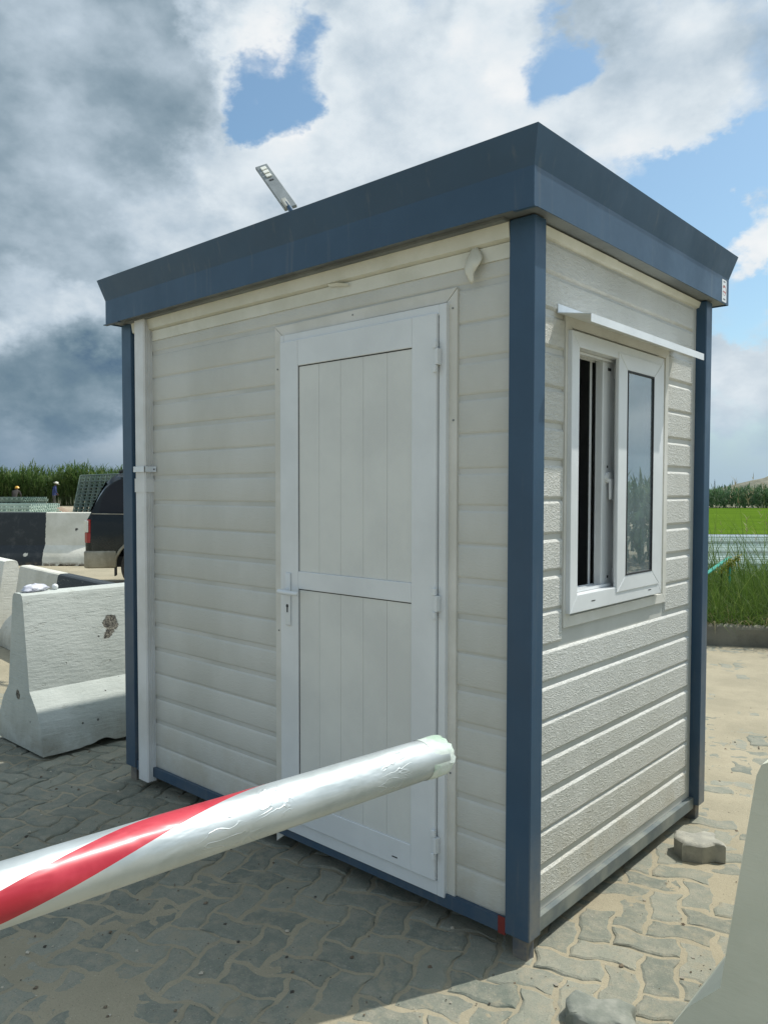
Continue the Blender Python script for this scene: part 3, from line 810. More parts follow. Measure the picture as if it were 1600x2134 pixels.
# ------------------------------------------------------------------ boom barrier arm
P0 = Vector((.110, -1.625, .902)); P1 = Vector((.143, -.642, .866)); ax = (P1 - P0).normalized()
boom = thing('boom_barrier', 'red and white striped barrier arm wrapped in plastic, reaching across the door', 'barrier arm', tuple(Vector((P0.x, P0.y, 0)) - Vector((ax.x, ax.y, 0)) * 2.4))
PLOC[boom.name] = Vector(boom.location)
RADIUS = .045
def boom_mat():
    m, t, b = mat('wrapped_stripe', (1, 1, 1, 1), .28)
    at = t.new('ShaderNodeUVMap'); at.uv_map = 'helix'
    sp = t.new('ShaderNodeSeparateXYZ'); t.put(sp.inputs[0], at.outputs[0])
    co = t.new('ShaderNodeTexCoord').outputs['Object']
    ph = t.math('FRACT', t.math('ADD', t.math('MULTIPLY_ADD', sp.outputs[1], STRIPE_RATE, sp.outputs[0]), STRIPE_OFF))
    ph = t.math('ADD', ph, t.math('MULTIPLY', t.math('SUBTRACT', t.noise(co, 9, 2, .5), .5), .006))
    isred = t.math('LESS_THAN', ph, STRIPE_W)
    silver = t.mix(t.mapr(t.noise(co, 7, 5, .6), .35, .65), (.52, .56, .56, 1), (.43, .47, .465, 1))
    redc = t.mix(t.mapr(t.noise(co, 11, 4, .6), .4, .65), (.50, .035, .055, 1), (.40, .015, .03, 1))
    c = t.mix(isred, silver, redc)
    wr = t.noise(t.scalev(co, 9, 3.2, 9), 1.6, 3, .5, dist=.6)
    cre = t.mapr(t.math('ABSOLUTE', t.math('SUBTRACT', t.noise(t.scalev(co, 22, 9, 22), 1.3, 2, .5, dist=1.2), .5)), 0, .035, 1., 0.)
    some = t.mapr(t.noise(co, 5, 3, .5), .52, .66)
    c = t.mix(t.math('MULTIPLY', t.math('MULTIPLY', cre, some), .35), c, (.75, .76, .76, 1))
    t.put(b.inputs['Base Color'], c)
    nrm = t.bump(t.math('MULTIPLY_ADD', t.math('MULTIPLY', cre, some), .6, wr), .36, .012)
    t.put(b.inputs['Normal'], nrm)
    t.put(b.inputs['Metallic'], t.mix(isred, (.58, .58, .58, 1), (.12, .12, .12, 1)))
    b.inputs['Coat Weight'].default_value = .22; b.inputs['Coat Roughness'].default_value = .24
    t.put(b.inputs['Coat Normal'], nrm)
    t.put(b.inputs['Roughness'], t.mapr(wr, .3, .7, .40, .56))
    return m
STRIPE_RATE, STRIPE_OFF, STRIPE_W = -.79, .072, .175
def boom_tube(name, s0, s1, rad, step, material, crumple=.0, seed=0, n=40):
    mb = MB(); N = int((s1 - s0) / step)
    sd = ax.cross(Vector((0, 0, 1))).normalized(); up = sd.cross(ax)
    uvs = []
    for k in range(N + 1):
        s = s0 + (s1 - s0) * k / N
        for i in range(n):
            a = 2 * math.pi * i / n
            q = rad(s, a) if callable(rad) else rad
            p = P0 + ax * s + (sd * math.cos(a) + up * math.sin(a)) * q
            mb.v.append(tuple(p)); uvs.append((i / n, s))
    for k in range(N):
        for i in range(n):
            mb.f.append((k * n + i, k * n + (i + 1) % n, (k + 1) * n + (i + 1) % n, (k + 1) * n + i)); mb.m.append(0)
    o = mb.build(name, material, boom, smooth=True, fix=False)
    me = o.data; uvl = me.uv_layers.new(name='helix')
    for p_ in me.polygons:
        wrap = any((me.loops[l].vertex_index % n) == n - 1 for l in p_.loop_indices) and any((me.loops[l].vertex_index % n) == 0 for l in p_.loop_indices)
        for l in p_.loop_indices:
            vi = me.loops[l].vertex_index; uu, ss_ = uvs[vi]
            if wrap and uu < .5: uu += 1
            uvl.data[l].uv = (uu, ss_)
    return o
Ltot = (P1 - P0).length
boom_m = boom_mat()
arm = boom_tube('arm', -2.3, Ltot - .015, lambda s, a: RADIUS + .0006 * noise.noise(Vector((math.cos(a) * 2, math.sin(a) * 2, s * 6))) + .0018 * max(0, noise.noise(Vector((math.cos(a) * 1.4, math.sin(a) * 1.4, s * 3 + 8)))), .012, boom_m)
fm = noisy('torn_wrap', lin(208, 216, 208), lin(168, 190, 170), 16, .34, .4, 22, .008)
boom_tube('end_wrap', Ltot - .070, Ltot + .006, lambda s, a: RADIUS + .0004 + .0045 * max(0, noise.noise(Vector((math.cos(a) * 1.8, math.sin(a) * 1.8, s * 14)))) * min(1, (s - Ltot + .075) / .03) - max(0, (s - Ltot + .006)) * (.2 + 1.6 * abs(noise.noise(Vector((a * 2.5, 1, 1))))), .005, fm, n=56)
ec = MB(); sd = ax.cross(Vector((0, 0, 1))).normalized(); up = sd.cross(ax); cpt = P1 + ax * -.002
ring = [cpt + (sd * math.cos(2 * math.pi * k / 24) + up * math.sin(2 * math.pi * k / 24)) * .044 for k in range(24)]
ec.add(ring + [cpt + ax * .004], [(k, (k + 1) % 24, 24) for k in range(24)])
rr = random.Random(12)
for k in range(5):                                  # torn flaps
    a = rr.uniform(-.6, 3.6); b0 = P1 + (sd * math.cos(a) + up * math.sin(a)) * (RADIUS * rr.uniform(.75, 1.02)) - ax * .01
    tdir = (ax * rr.uniform(.6, 1.2) + sd * rr.uniform(-.4, .4) + up * rr.uniform(-.5, .3)).normalized()
    wv = tdir.cross(sd * math.cos(a) + up * math.sin(a)).normalized() * rr.uniform(.006, .014); L2 = rr.uniform(.008, .020)
    ec.add([b0 - wv, b0 + wv, b0 + tdir * L2 + wv * .4, b0 + tdir * L2 * .8 - wv * .7], [(0, 1, 2, 3)])
ec.build('end_cap', fm, boom, fix=False)
hb = MB(); q = Vector(boom.location)
hb.box(q.x - .17, q.x + .17, q.y - .16, q.y + .16, 0, 1.02); hb.box(q.x - .22, q.x + .22, q.y - .21, q.y + .21, -.01, .03)
hb.build('housing', noisy('orange_housing', (.55, .2, .03, 1), (.5, .18, .03, 1), 4, .5), boom, bevel=.012)
hb = MB(); e0 = P0 - ax * 2.32; hb.bar(e0 - ax * .12, e0 + ax * .12, .12, .12); hb.build('arm_socket', M['steel'], boom, bevel=.006)

# ------------------------------------------------------------------ loose paving stones
def loose_stone(name, length, wid, hgt, label, loc, rz, seed, mt):
    pts = []; rr = random.Random(seed)
    n = 10
    def tri(q): return (2 / math.pi) * math.asin(math.sin(2 * math.pi * q))
    A = .011
    for k in range(2 * n): x = length * k / (2 * n); pts.append((x, A * tri(x / .115 + .1)))
    for k in range(n): y = wid * k / n; pts.append((length + A * tri(y / .115 + .1), y))
    for k in range(2 * n): x = length * (1 - k / (2 * n)); pts.append((x, wid + A * tri(x / .115 + .1)))
    for k in range(n): y = wid * (1 - k / n); pts.append((A * tri(y / .115 + .1), y))
    cx, cy = length / 2, wid / 2
    mb = MB(); N = len(pts)
    for ins, z in ((.0, 0), (.0, hgt - .010), (.006, hgt - .003), (.016, hgt)):
        for (x, y) in pts:
            dx, dy = x - cx, y - cy; Ld = math.hypot(dx, dy); s_ = (Ld - ins) / Ld
            j = .0011 * noise.noise(Vector((x * 55, y * 55, z * 40 + seed))) if z > 0 else 0
            mb.v.append((dx * s_ + j, dy * s_ + j, z + (j if z > .02 else 0)))
    for rg_ in range(3):
        for k in range(N): mb.f.append((rg_ * N + k, rg_ * N + (k + 1) % N, (rg_ + 1) * N + (k + 1) % N, (rg_ + 1) * N + k)); mb.m.append(0)
    mb.v.append((0, 0, hgt + .001))
    for k in range(N): mb.f.append((3 * N + k, 3 * N + (k + 1) % N, 4 * N)); mb.m.append(0)
    mb.f.append(tuple(range(N))[::-1]); mb.m.append(0)
    o = mb.build(name, mt, smooth=R(35)); o.location = loc; o.rotation_euler = (0, 0, rz)
    return tag(o, label, 'paving stone')
ms_ = noisy('loose_paver', (.27, .265, .225, 1), (.36, .345, .285, 1), 18, .9, .8, 90, .004)
loose_stone('paving_stone', .165, .125, .075, 'single grey paving stone standing loose on the sand beside the booth', (.118, 1.108, .0), R(38), 3, ms_)
ms2 = noisy('broken_paver', (.17, .185, .155, 1), (.27, .275, .235, 1), 15, .9, .7, 70, .004)
loose_stone('paving_stone', .18, .115, .050, 'broken grey paving stone at the bottom edge, beside the foreground barrier foot', (.292, -.100, .0), R(22), 9, ms2)

# ------------------------------------------------------------------ street lamp behind the booth
def at_px(D_, uu, vv):
    return CP + (d + r2 * ((uu - 800) / F) + u2 * ((1084.03 - vv) / F)) * D_
hA = at_px(6.75, 604, 428); hB = at_px(7.15, 544, 344)
la = (hB - hA).normalized(); ws = Vector((.75, .64, .10)); ws = (ws - la * ws.dot(la)).normalized(); ln = la.cross(ws).normalized()
if ln.dot(CP - hA) < 0: ln = -ln                    # the underside is turned to the ground
base = hA - la * .04 - ws * .022 + ln * .014
elbow = base - la * .32
footp = Vector((elbow.x + .04, elbow.y - .06, 0))
lamp = thing('street_lamp', 'white solar street lamp rising behind the booth roof', 'street lamp', tuple(footp))
PLOC['street_lamp'] = footp
def slab(mb, s0, s1, w0, w1, n0, n1, mi=0):
    vs = [hA + la * s + ws * w_ + ln * n_ for n_ in (n0, n1) for w_ in (w0, w1) for s in (s0, s1)]
    mb.add(vs, [(0, 2, 3, 1), (4, 5, 7, 6), (0, 1, 5, 4), (2, 6, 7, 3), (0, 4, 6, 2), (1, 3, 7, 5)], mi)
Lh = (hB - hA).length; hw = .058
lh = MB(); slab(lh, -.02, Lh, -hw, hw, -.03, 0)
head = lh.build('lamp_head', noisy('lamp_shell', lin(138, 144, 144), lin(124, 130, 130), 8, .5), lamp, bevel=.006)
lensm = noisy('lens', lin(240, 240, 228), lin(228, 227, 214), 9, .25)
for k in range(3):
    q = MB(); c0 = Lh - .075 - k * .065; slab(q, c0 - .024, c0 + .024, -.026, .026, .0005, .012)
    q.build('led_lens', lensm, head, bevel=.004)
q = MB(); slab(q, Lh - .29, Lh - .27, -.02, .02, .0004, .003); q.build('sensor', M['gasket'], head)
q = MB(); slab(q, -.045, .085, -.05, -.005, .0005, .035); q.build('mounting_sleeve', noisy('sleeve', lin(180, 180, 170), lin(166, 166, 156), 9, .4), head, bevel=.006)
q = MB(); q.tube([base + la * .06, elbow, Vector((footp.x, footp.y, elbow.z - .25)), Vector((footp.x, footp.y, 0))], [.022, .022, .035, .045], 14)
q.build('pole', M['steel'], lamp, smooth=R(50))

# ------------------------------------------------------------------ dark sport utility car, seen from its rear corner
CAR_RZ = math.atan2(-.588, .797)
fwd = Vector((.588, .797, 0)); rgt = Vector((.797, -.588, 0))
cpos = Vector((-9.51, 3.42, 0)) - rgt * .88
car = thing('parked_car', 'black sport utility car parked behind the barriers, its rear showing left of the booth', 'car', tuple(cpos), CAR_RZ)
def halfw(z):
    pts = [(.28, .80), (.45, .865), (.75, .885), (1.10, .865), (1.20, .83), (1.70, .64), (1.76, .56), (1.80, .30)]
    for (a, wa), (b_, wb) in zip(pts, pts[1:]):
        if z <= b_: return wa + (wb - wa) * max(0, (z - a) / (b_ - a))
    return .3
TOP = [(0, 1.06), (.035, 1.10), (.09, 1.22), (.17, 1.43), (.25, 1.585), (.34, 1.69), (.43, 1.745), (.53, 1.775), (.62, 1.79), (.8, 1.80), (1.6, 1.80), (2.4, 1.76), (2.75, 1.62), (3.25, 1.20), (3.4, 1.12), (3.9, 1.06), (4.4, .98), (4.6, .80)]
BOT = [(0, .52), (.4, .50), (4.3, .45), (4.6, .5)]
def interp(tb, s):
    for (a, va), (b_, vb) in zip(tb, tb[1:]):
        if s <= b_: return va + (vb - va) * (s - a) / (b_ - a)
    return tb[-1][1]
WH = (.86, 3.55); WR = .365
mb = MB(); SS = [0, .02, .05, .1, .15, .2, .27, .37, .45, .54, .62] + [.7 + .1 * k for k in range(39)]
NZ = 12
prevn = None; ringn = 2 * (NZ + 1)
for s in SS:
    zb, zt = interp(BOT, s), interp(TOP, s)
    for c_ in WH:                                     # wheel arches
        if abs(s - c_) < .44: zb = max(zb, .36 + math.sqrt(max(0, .44 ** 2 - (s - c_) ** 2)))
    zb = min(zb, zt - .1)
    tp = 1 - .10 * max(0, 1 - s / .12) ** 2 - .16 * max(0, (s - 4.1) / .5) ** 2
    left = []
    for k in range(NZ + 1):
        z = zb + (zt - zb) * k / NZ
        wdt = halfw(z) * tp
        if k == NZ: wdt *= .86
        left.append((wdt, s, z))
    mb.v += [(x, y, z) for x, y, z in left] + [(-x, y, z) for x, y, z in left[::-1]]
for k in range(len(SS) - 1):
    for i in range(ringn):
        j = (i + 1) % ringn
        mb.f.append((k * ringn + i, k * ringn + j, (k + 1) * ringn + j, (k + 1) * ringn + i)); mb.m.append(0)
mb.f.append(tuple(range(ringn))); mb.m.append(0); mb.f.append(tuple((len(SS) - 1) * ringn + i for i in range(ringn))); mb.m.append(0)
paint, t, b = mat('dark_car_paint', (.006, .009, .009, 1), .16, spec=.35)
co = t.new('ShaderNodeTexCoord').outputs['Object']
sp = t.new('ShaderNodeSeparateXYZ'); t.put(sp.inputs[0], co)
dst = t.math('MULTIPLY', t.mapr(sp.outputs[2], 1.0, .45), t.mapr(t.noise(co, 4, 5, .6), .3, .7))
t.put(b.inputs['Base Color'], t.mix(t.math('MULTIPLY', dst, .4), (.005, .008, .009, 1), (.030, .036, .024, 1)))
t.put(b.inputs['Roughness'], t.math('MULTIPLY_ADD', dst, .35, .12))
body = mb.build('body', paint, car, local=True, smooth=R(32))
glassd = mat('tinted_glass', (.003, .004, .006, 1), .05, spec=.3)[0]
chrome = noisy('dusty_bumper', (.30, .28, .22, 1), (.20, .18, .13, 1), 6, .45, metal=.3)
def side_patch(name, poly, side, off, material, parent):
    mb = MB(); n = 6
    # triangulated fan subdivided by rows between lower and upper outline
    lo, hi = poly
    for k in range(len(lo)):
        for q in range(n + 1):
            s = lo[k][0] + (hi[k][0] - lo[k][0]) * q / n; z = lo[k][1] + (hi[k][1] - lo[k][1]) * q / n
            mb.v.append((side * (halfw(z) + off), s, z))
    for k in range(len(lo) - 1):
        for q in range(n): mb.f.append((k * (n + 1) + q, k * (n + 1) + q + 1, (k + 1) * (n + 1) + q + 1, (k + 1) * (n + 1) + q)); mb.m.append(0)
    return mb.build(name, material, parent, local=True, smooth=True)
for side in (1, -1):
    side_patch('side_window', ([(.20, 1.185), (.32, 1.18), (.45, 1.175), (.8, 1.17), (1.2, 1.165)], [(.24, 1.38), (.34, 1.56), (.48, 1.66), (.8, 1.70), (1.2, 1.71)]), side, .004, glassd, car)
    side_patch('side_window', ([(1.28, 1.18), (1.7, 1.175), (2.0, 1.17)], [(1.28, 1.68), (1.7, 1.68), (2.0, 1.67)]), side, .004, glassd, car)
    side_patch('side_window', ([(2.08, 1.17), (2.5, 1.165), (2.98, 1.16)], [(2.08, 1.665), (2.5, 1.62), (2.98, 1.22)]), side, .004, glassd, car)
    side_patch('belt_moulding', ([(.10, 1.150), (1.2, 1.13), (3.0, 1.11)], [(.10, 1.160), (1.2, 1.14), (3.0, 1.12)]), side, .006, chrome, car)
rw = MB(); rw.add([(-.70, .045, 1.18), (.70, .045, 1.18), (.60, .262, 1.62), (-.60, .262, 1.62)], [(0, 1, 2, 3)])
rw.build('rear_window', glassd, car, local=True)
ww = MB(); ww.add([(-.72, 3.22, 1.26), (.72, 3.22, 1.26), (.60, 2.78, 1.625), (-.60, 2.78, 1.625)], [(0, 1, 2, 3)]); ww.build('windscreen', glassd, car, local=True)
redl = mat('lamp_red', (.27, .010, .010, 1), .22)[0]; whl = mat('lamp_white', (.62, .62, .56, 1), .2)[0]
for side in (1, -1):
    q = MB()
    prof = [(side * .60, -.012), (side * .78, -.012), (side * .855, .035), (side * .872, .085), (side * .60, .085)]
    q.prism(prof, 2, .73, .88); q.prism([(side * .80, .02), (side * .857, .036), (side * .872, .085), (side * .80, .085)], 2, .8805, 1.07)
    tl = q.build('tail_lamp', redl, car, local=True, bevel=.008)
    q = MB(); q.prism([(side * .60, -.016), (side * .80, -.014), (side * .868, .022), (side * .8795, .052), (side * .79, .060), (side * .60, .060)], 2, .885, 1.055); q.build('reversing_light', whl, tl, local=True, bevel=.008)
bp = MB()
bp.prism([(-.90, .44), (-.90, .04), (-.84, -.02), (.84, -.02), (.90, .04), (.90, .44), (.80, .44), (.80, .06), (-.80, .06), (-.80, .44)], 2, .36, .615)
bp.build('bumper', chrome, car, local=True, bevel=.03, seg=3, smooth=R(50))
bp = MB(); bp.prism([(-.86, 4.15), (-.86, 4.6), (-.6, 4.72), (.6, 4.72), (.86, 4.6), (.86, 4.15)], 2, .40, .66); bp.build('bumper', chrome, car, local=True, bevel=.03)
for side in (1, -1):
    for c_ in WH:
        q = MB(); pts = [Vector((side * .875, c_ + .452 * math.cos(R(a)), .36 + .452 * math.sin(R(a)))) for a in range(5, 180, 14)]
        q.tube(pts, .022, 8)
        q.build('arch_trim', chrome, car, local=True, smooth=True)
    q = MB(); q.box(side * .70, side * .86, .405, .425, .24, .50); q.build('mud_flap', M['gasket'], car, local=True)
    q = MB(); q.tube([(side * .52, .45, 1.765), (side * .52, .60, 1.835), (side * .52, 2.3, 1.84), (side * .52, 2.5, 1.79)], .022, 8); q.build('roof_rail', M['gasket'], car, local=True, smooth=True)
    for c_ in WH:
        q = MB(); q.tube([(side * .86, c_, WR), (side * .84, c_, WR), (side * .66, c_, WR), (side * .64, c_, WR)], [WR * .93, WR, WR, WR * .93], 32)
        wh = q.build('wheel', noisy('tyre', (.02, .02, .02, 1), (.06, .055, .045, 1), 8, .85), car, local=True, smooth=R(40))
        q = MB(); q.tube([(side * .862, c_, WR), (side * .868, c_, WR)], [.215, .19], 24)
        for k in range(5):
            a = 2 * math.pi * k / 5; q.bar((side * .872, c_, WR), (side * .872, c_ + .19 * math.cos(a), WR + .19 * math.sin(a)), .05, .012, up=(1, 0, 0))
        q.build('rim', noisy('rim_alloy', (.3, .3, .29, 1), (.2, .19, .17, 1), 8, .4, metal=.6), wh, local=True)
q = MB(); q.box(-.62, .62, .50, .58, .30, .36); q.build('underbody', M['gasket'], car, local=True)
q = MB(); q.box(-.72, .72, .1, 4.3, .36, .52); q.build('underbody', M['gasket'], car, local=True)

# ------------------------------------------------------------------ building-site mesh panels
meshm = noisy('coated_mesh', (.13, .20, .165, 1), (.20, .26, .22, 1), 2, .5)
meshd = noisy('dark_mesh', (.035, .055, .05, 1), (.06, .085, .075, 1), 2, .5)
def mesh_panel(mb, O, ex, ey, L, Hh, step_x, step_y, wire, jit, rr, mi):
    nx_ = int(L / step_x); ny_ = int(Hh / step_y)
    for i in range(nx_ + 1):
        a = O + ex * (i * L / nx_); mb.bar(a, a + ey * Hh, wire, wire, up=tuple(ex.cross(ey)), mi=mi)
    for j in range(ny_ + 1):
        a = O + ey * (j * Hh / ny_); mb.bar(a, a + ex * L, wire, wire, up=tuple(ex.cross(ey)), mi=mi)
def at_d(D_, uu, vv): return at_px(D_, uu, vv)
# leaning bundle
pA = at_d(31, 147, 1070); pA.z = gz(pA.x, pA.y)
top = at_d(31.6, 168, 990)
ey_ = (top - pA); Hb = ey_.length; ey_.normalize()
ex_ = (Vector((r.x, r.y, 0)) * .98 + H0 * .18 + Vector((0, 0, .05))).normalized()
bundle = thing('wire_mesh_bundle', 'bundle of green wire mesh panels leaning upright behind the black car', 'wire mesh', tuple(pA))
PLOC[bundle.name] = Vector(pA)
rr = random.Random(2)
for k in range(9):
    mb = MB(); O = pA + H0 * (.10 * k) + ex_ * rr.uniform(-.05, .05) - ey_ * 0
    mesh_panel(mb, O, ex_, (ey_ + H0 * rr.uniform(-.01, .01)).normalized(), 2.6, Hb * rr.uniform(.985, 1.0), .20, .26 if k == 0 else .13, .030 if k == 0 else .036, 0, rr, 0)
    mb.build('mesh_panel', meshd if k == 0 else meshm, bundle, fix=False)
def stack(name, label, pos, ang, L, Wd, n, dz, wire, mats, seed, group=None):
    o = thing(name, label, 'wire mesh', pos, ang, group)
    rr = random.Random(seed)
    for k in range(n):
        mb = MB(); z = .06 + k * dz; jx, jy = rr.uniform(-.06, .06), rr.uniform(-.06, .06)
        for i in range(int(L / .22) + 1):
            x = -L / 2 + i * .22 + jx; mb.bar((x, -Wd / 2 + jy, z), (x, Wd / 2 + jy, z + rr.uniform(-.01, .01)), wire)
        for i in range(int(Wd / .2) + 1):
            y = -Wd / 2 + i * .2 + jy; mb.bar((-L / 2 + jx, y, z + wire), (L / 2 + jx, y, z + wire + rr.uniform(-.015, .015)), wire)
        mb.build('mesh_panel', mats[0] if rr.random() < .7 else mats[1], o, local=True, fix=False)
    return o
meshp = noisy('pale_mesh', (.46, .55, .48, 1), (.34, .44, .38, 1), 1.2, .5)
angr = math.atan2(r.y, r.x)
p1 = at_d(24, -22, 1080); p1.z = 0
stack('wire_mesh_stack', 'low stack of pale green wire mesh lying just behind the black painted barrier', (p1.x, p1.y, gz(p1.x, p1.y)), angr + .1, 3.4, 2.6, 11, .092, .055, (meshp, meshm), 5)
p2 = at_d(36, -42, 1080)
stack('wire_mesh_stack', 'taller stack of grey green wire mesh below the worker with the yellow helmet', (p2.x, p2.y, gz(p2.x, p2.y)), angr - .05, 5.4, 2.4, 12, .078, .05, (meshm, meshm), 6)

# earth mound by the reeds
def mound(name, cx, cy, ax_, ay_, h, mt, seed, z0=0, n=40, rz=0):
    mb = MB()
    for j in range(n + 1):
        for i in range(n + 1):
            x, y = -1 + 2 * i / n, -1 + 2 * j / n
            q = max(0, 1 - x * x - y * y); z = h * q ** .8 * (1 + .35 * noise.fractal(Vector((x * 2.3 + seed, y * 2.3, 0)), 1, 2, 4)) - .02
            xx, yy = x * ax_, y * ay_
            mb.v.append((cx + xx * math.cos(rz) - yy * math.sin(rz), cy + xx * math.sin(rz) + yy * math.cos(rz), z0 + z))
    for j in range(n):
        for i in range(n): mb.f.append((j * (n + 1) + i, j * (n + 1) + i + 1, (j + 1) * (n + 1) + i + 1, (j + 1) * (n + 1) + i)); mb.m.append(0)
    return mb.build(name, mt, smooth=True, fix=False)
earth = noisy('dug_earth', (.20, .145, .10, 1), (.30, .23, .17, 1), 1.5, .95, .5, 6, .05)
q = at_d(45, 95, 1060); tag(mound('earth_mound', q.x, q.y, 1.6, 1.2, .42, earth, 3, gz(q.x, q.y)), kind='structure')
q = at_d(48, 125, 1060); tag(mound('earth_mound', q.x, q.y, 3.2, 1.2, .16, noisy('sandy_earth', (.38, .31, .22, 1), (.30, .24, .17, 1), 1.5, .95), 8, gz(q.x, q.y), rz=angr), kind='structure')

# ------------------------------------------------------------------ leaf masses
def leaf_mat(name, c1, c2, c3, rough=.55, scale=.6):
    m, t, b = mat(name, c1, rough, spec=.3)
    g = t.new('ShaderNodeNewGeometry')
    rn = g.outputs['Random Per Island']
    c = t.mix(t.mapr(rn, 0, .6, smooth=False), c1, c2)
    c = t.mix(t.math('GREATER_THAN', rn, .82), c, c3)
    co = t.new('ShaderNodeTexCoord').outputs['Object']
    c = t.mix(t.math('MULTIPLY', t.mapr(t.noise(co, scale, 4, .6), .35, .65), .5), c, t.mix(.5, c2, c3))
    t.put(b.inputs['Base Color'], c)
    ad = t.new('ShaderNodeBsdfTranslucent'); t.put(ad.inputs['Color'], c)
    ms = t.new('ShaderNodeMixShader'); ms.inputs[0].default_value = .42
    t.l.new(b.outputs[0], ms.inputs[1]); t.l.new(ad.outputs[0], ms.inputs[2]); t.l.new(ms.outputs[0], t.n['Material Output'].inputs['Surface'])
    return m
def blade(mb, p, dirh, L, wid, lean, droop, mi=0, n=4, twist=0):
    # one curved tapering blade
    sdv = Vector((-dirh.y, dirh.x, 0)); sdv = (sdv * math.cos(twist) + Vector((dirh.x, dirh.y, 0)) * math.sin(twist))
    pts = []; x = 0.; z = 0.; a = lean
    for k in range(n + 1):
        pts.append(p + dirh * x + Vector((0, 0, z)))
        x += math.sin(a) * L / n; z += math.cos(a) * L / n; a += droop / n
    b0 = len(mb.v)
    for k, q in enumerate(pts):
        w_ = wid * (1 - (k / n) ** 1.6) * .5
        if k == n: mb.v.append(tuple(q))
        else: mb.v += [tuple(q - sdv * w_), tuple(q + sdv * w_)]
    for k in range(n):
        if k == n - 1: mb.f.append((b0 + 2 * k, b0 + 2 * k + 1, b0 + 2 * k + 2))
        else: mb.f.append((b0 + 2 * k, b0 + 2 * k + 1, b0 + 2 * k + 3, b0 + 2 * k + 2))
        mb.m.append(mi)
reedm = leaf_mat('reed_leaf', (.040, .085, .022, 1), (.065, .125, .030, 1), (.15, .20, .07, 1), scale=.25)
reedd = leaf_mat('reed_stem', (.045, .075, .025, 1), (.06, .10, .03, 1), (.11, .13, .06, 1), scale=.25)
rr = random.Random(11); mb = MB()
for k in range(3000):
    a = rr.uniform(-36, -16); bb = 57 + rr.random() ** 1.5 * 7
    p = G(a, bb); p.z = gz(p.x, p.y)
    hh = 2.3 + .75 * fbm(a, bb, .5, 3) + rr.gauss(0, .22) + .3 * (bb - 57) / 7
    dh = Vector((rr.uniform(-1, 1), rr.uniform(-1, 1), 0)).normalized()
    blade(mb, p, dh, hh, .035, .03, .12, 1, 3)
    for q in range(7):
        zz_ = hh * rr.uniform(.25, .98); dh2 = Vector((rr.gauss(.5, .7), rr.gauss(0, .8), 0)).normalized()
        blade(mb, p + Vector((0, 0, zz_)) + dh * .06 * zz_, dh2, rr.uniform(.4, .85), rr.uniform(.05, .085), rr.uniform(.2, .7), rr.uniform(.7, 1.9), 0, 3)
tag(mb.build('reed_bed', [reedm, reedd], fix=False), kind='stuff')

# ------------------------------------------------------------------ right-hand side: kerb, grass bank, pond
ka = Vector((-1.398, 5.602, 0)); kb = Vector((-.95, 5.853, 0)); kd = (kb - ka).normalized(); kn = Vector((-kd.y, kd.x, 0))
km = noisy('old_concrete', (.13, .125, .10, 1), (.20, .19, .15, 1), 3, .9, .6, 30, .012)
k0 = ka - kd * 5.2
for i in range(10):
    p = k0 + kd * i * 1.203; mb = MB(); N = 16
    kerb = thing('kerb_stone', 'x', 'kerb', tuple(p), math.atan2(kd.y, kd.x), 'kerb stones along the grass bank')
    prof = [(0, -.02), (0, .165), (.012, .185), (.035, .195), (.13, .195), (.15, .17), (.15, -.02)]
    for k in range(N + 1):
        x = 1.2 * k / N
        for (y, z) in prof: mb.v.append((x, y + .006 * noise.noise(Vector((x * 7 + i, y * 9, z * 9))), z + .007 * noise.noise(Vector((x * 6 + i * 3, y * 8, z * 7)))))
    n = len(prof)
    for k in range(N):
        for j in range(n): mb.f.append((k * n + j, k * n + (j + 1) % n, (k + 1) * n + (j + 1) % n, (k + 1) * n + j)); mb.m.append(0)
    mb.f.append(tuple(range(n))); mb.f.append(tuple(N * n + j for j in range(n))); mb.m += [0, 0]
    bpy.data.objects.remove(kerb)
    o = mb.build('kerb_stone', km, local=True, smooth=R(30)); o.location = p; o.rotation_euler = (0, 0, math.atan2(kd.y, kd.x))
    tag(o, 'weathered concrete kerb stone under the overhanging grass bank right of the booth', 'kerb stone', 'kerb stones along the grass bank')
# soil behind the kerb
mb = MB(); N = 40
for j in range(9):
    for i in range(N + 1):
        q = k0 + kd * (12 * i / N) + kn * (.148 + j * .55)
        z = (.155 if j < 7 else .155 - .09 * (j - 6)) + .03 * fbm(q.x, q.y, 1.5, 3)
        mb.v.append((q.x, q.y, z if j < 8 else -.03))
for j in range(8):
    for i in range(N): mb.f.append((j * (N + 1) + i, j * (N + 1) + i + 1, (j + 1) * (N + 1) + i + 1, (j + 1) * (N + 1) + i)); mb.m.append(0)
tag(mb.build('soil_bank', noisy('soil', (.06, .05, .03, 1), (.035, .04, .02, 1), 5, .95), smooth=True, fix=False), kind='structure')
grm = leaf_mat('bank_grass', (.045, .095, .014, 1), (.075, .140, .022, 1), (.17, .23, .06, 1), scale=1.2)
dry = leaf_mat('dry_grass', (.20, .17, .08, 1), (.28, .23, .12, 1), (.34, .30, .18, 1), scale=2)
rr = random.Random(21); mb = MB()
def spot(lo, hi):
    return ka + kd * rr.uniform(-2.2, 4.6) + kn * rr.uniform(lo, hi)
for k in range(21000):
    p = spot(.12, 4.2); p.z = .14
    e = (p - ka).dot(kn)
    hh = rr.uniform(.26, .62) * (1 if e > .5 else .8)
    an = rr.gauss(-1.6, 1.1); dh = Vector((math.cos(an), math.sin(an), 0))
    blade(mb, p, dh, hh, rr.uniform(.005, .011), rr.uniform(.15, .75), rr.uniform(.3, 1.6), 0, 4, rr.uniform(-1, 1))
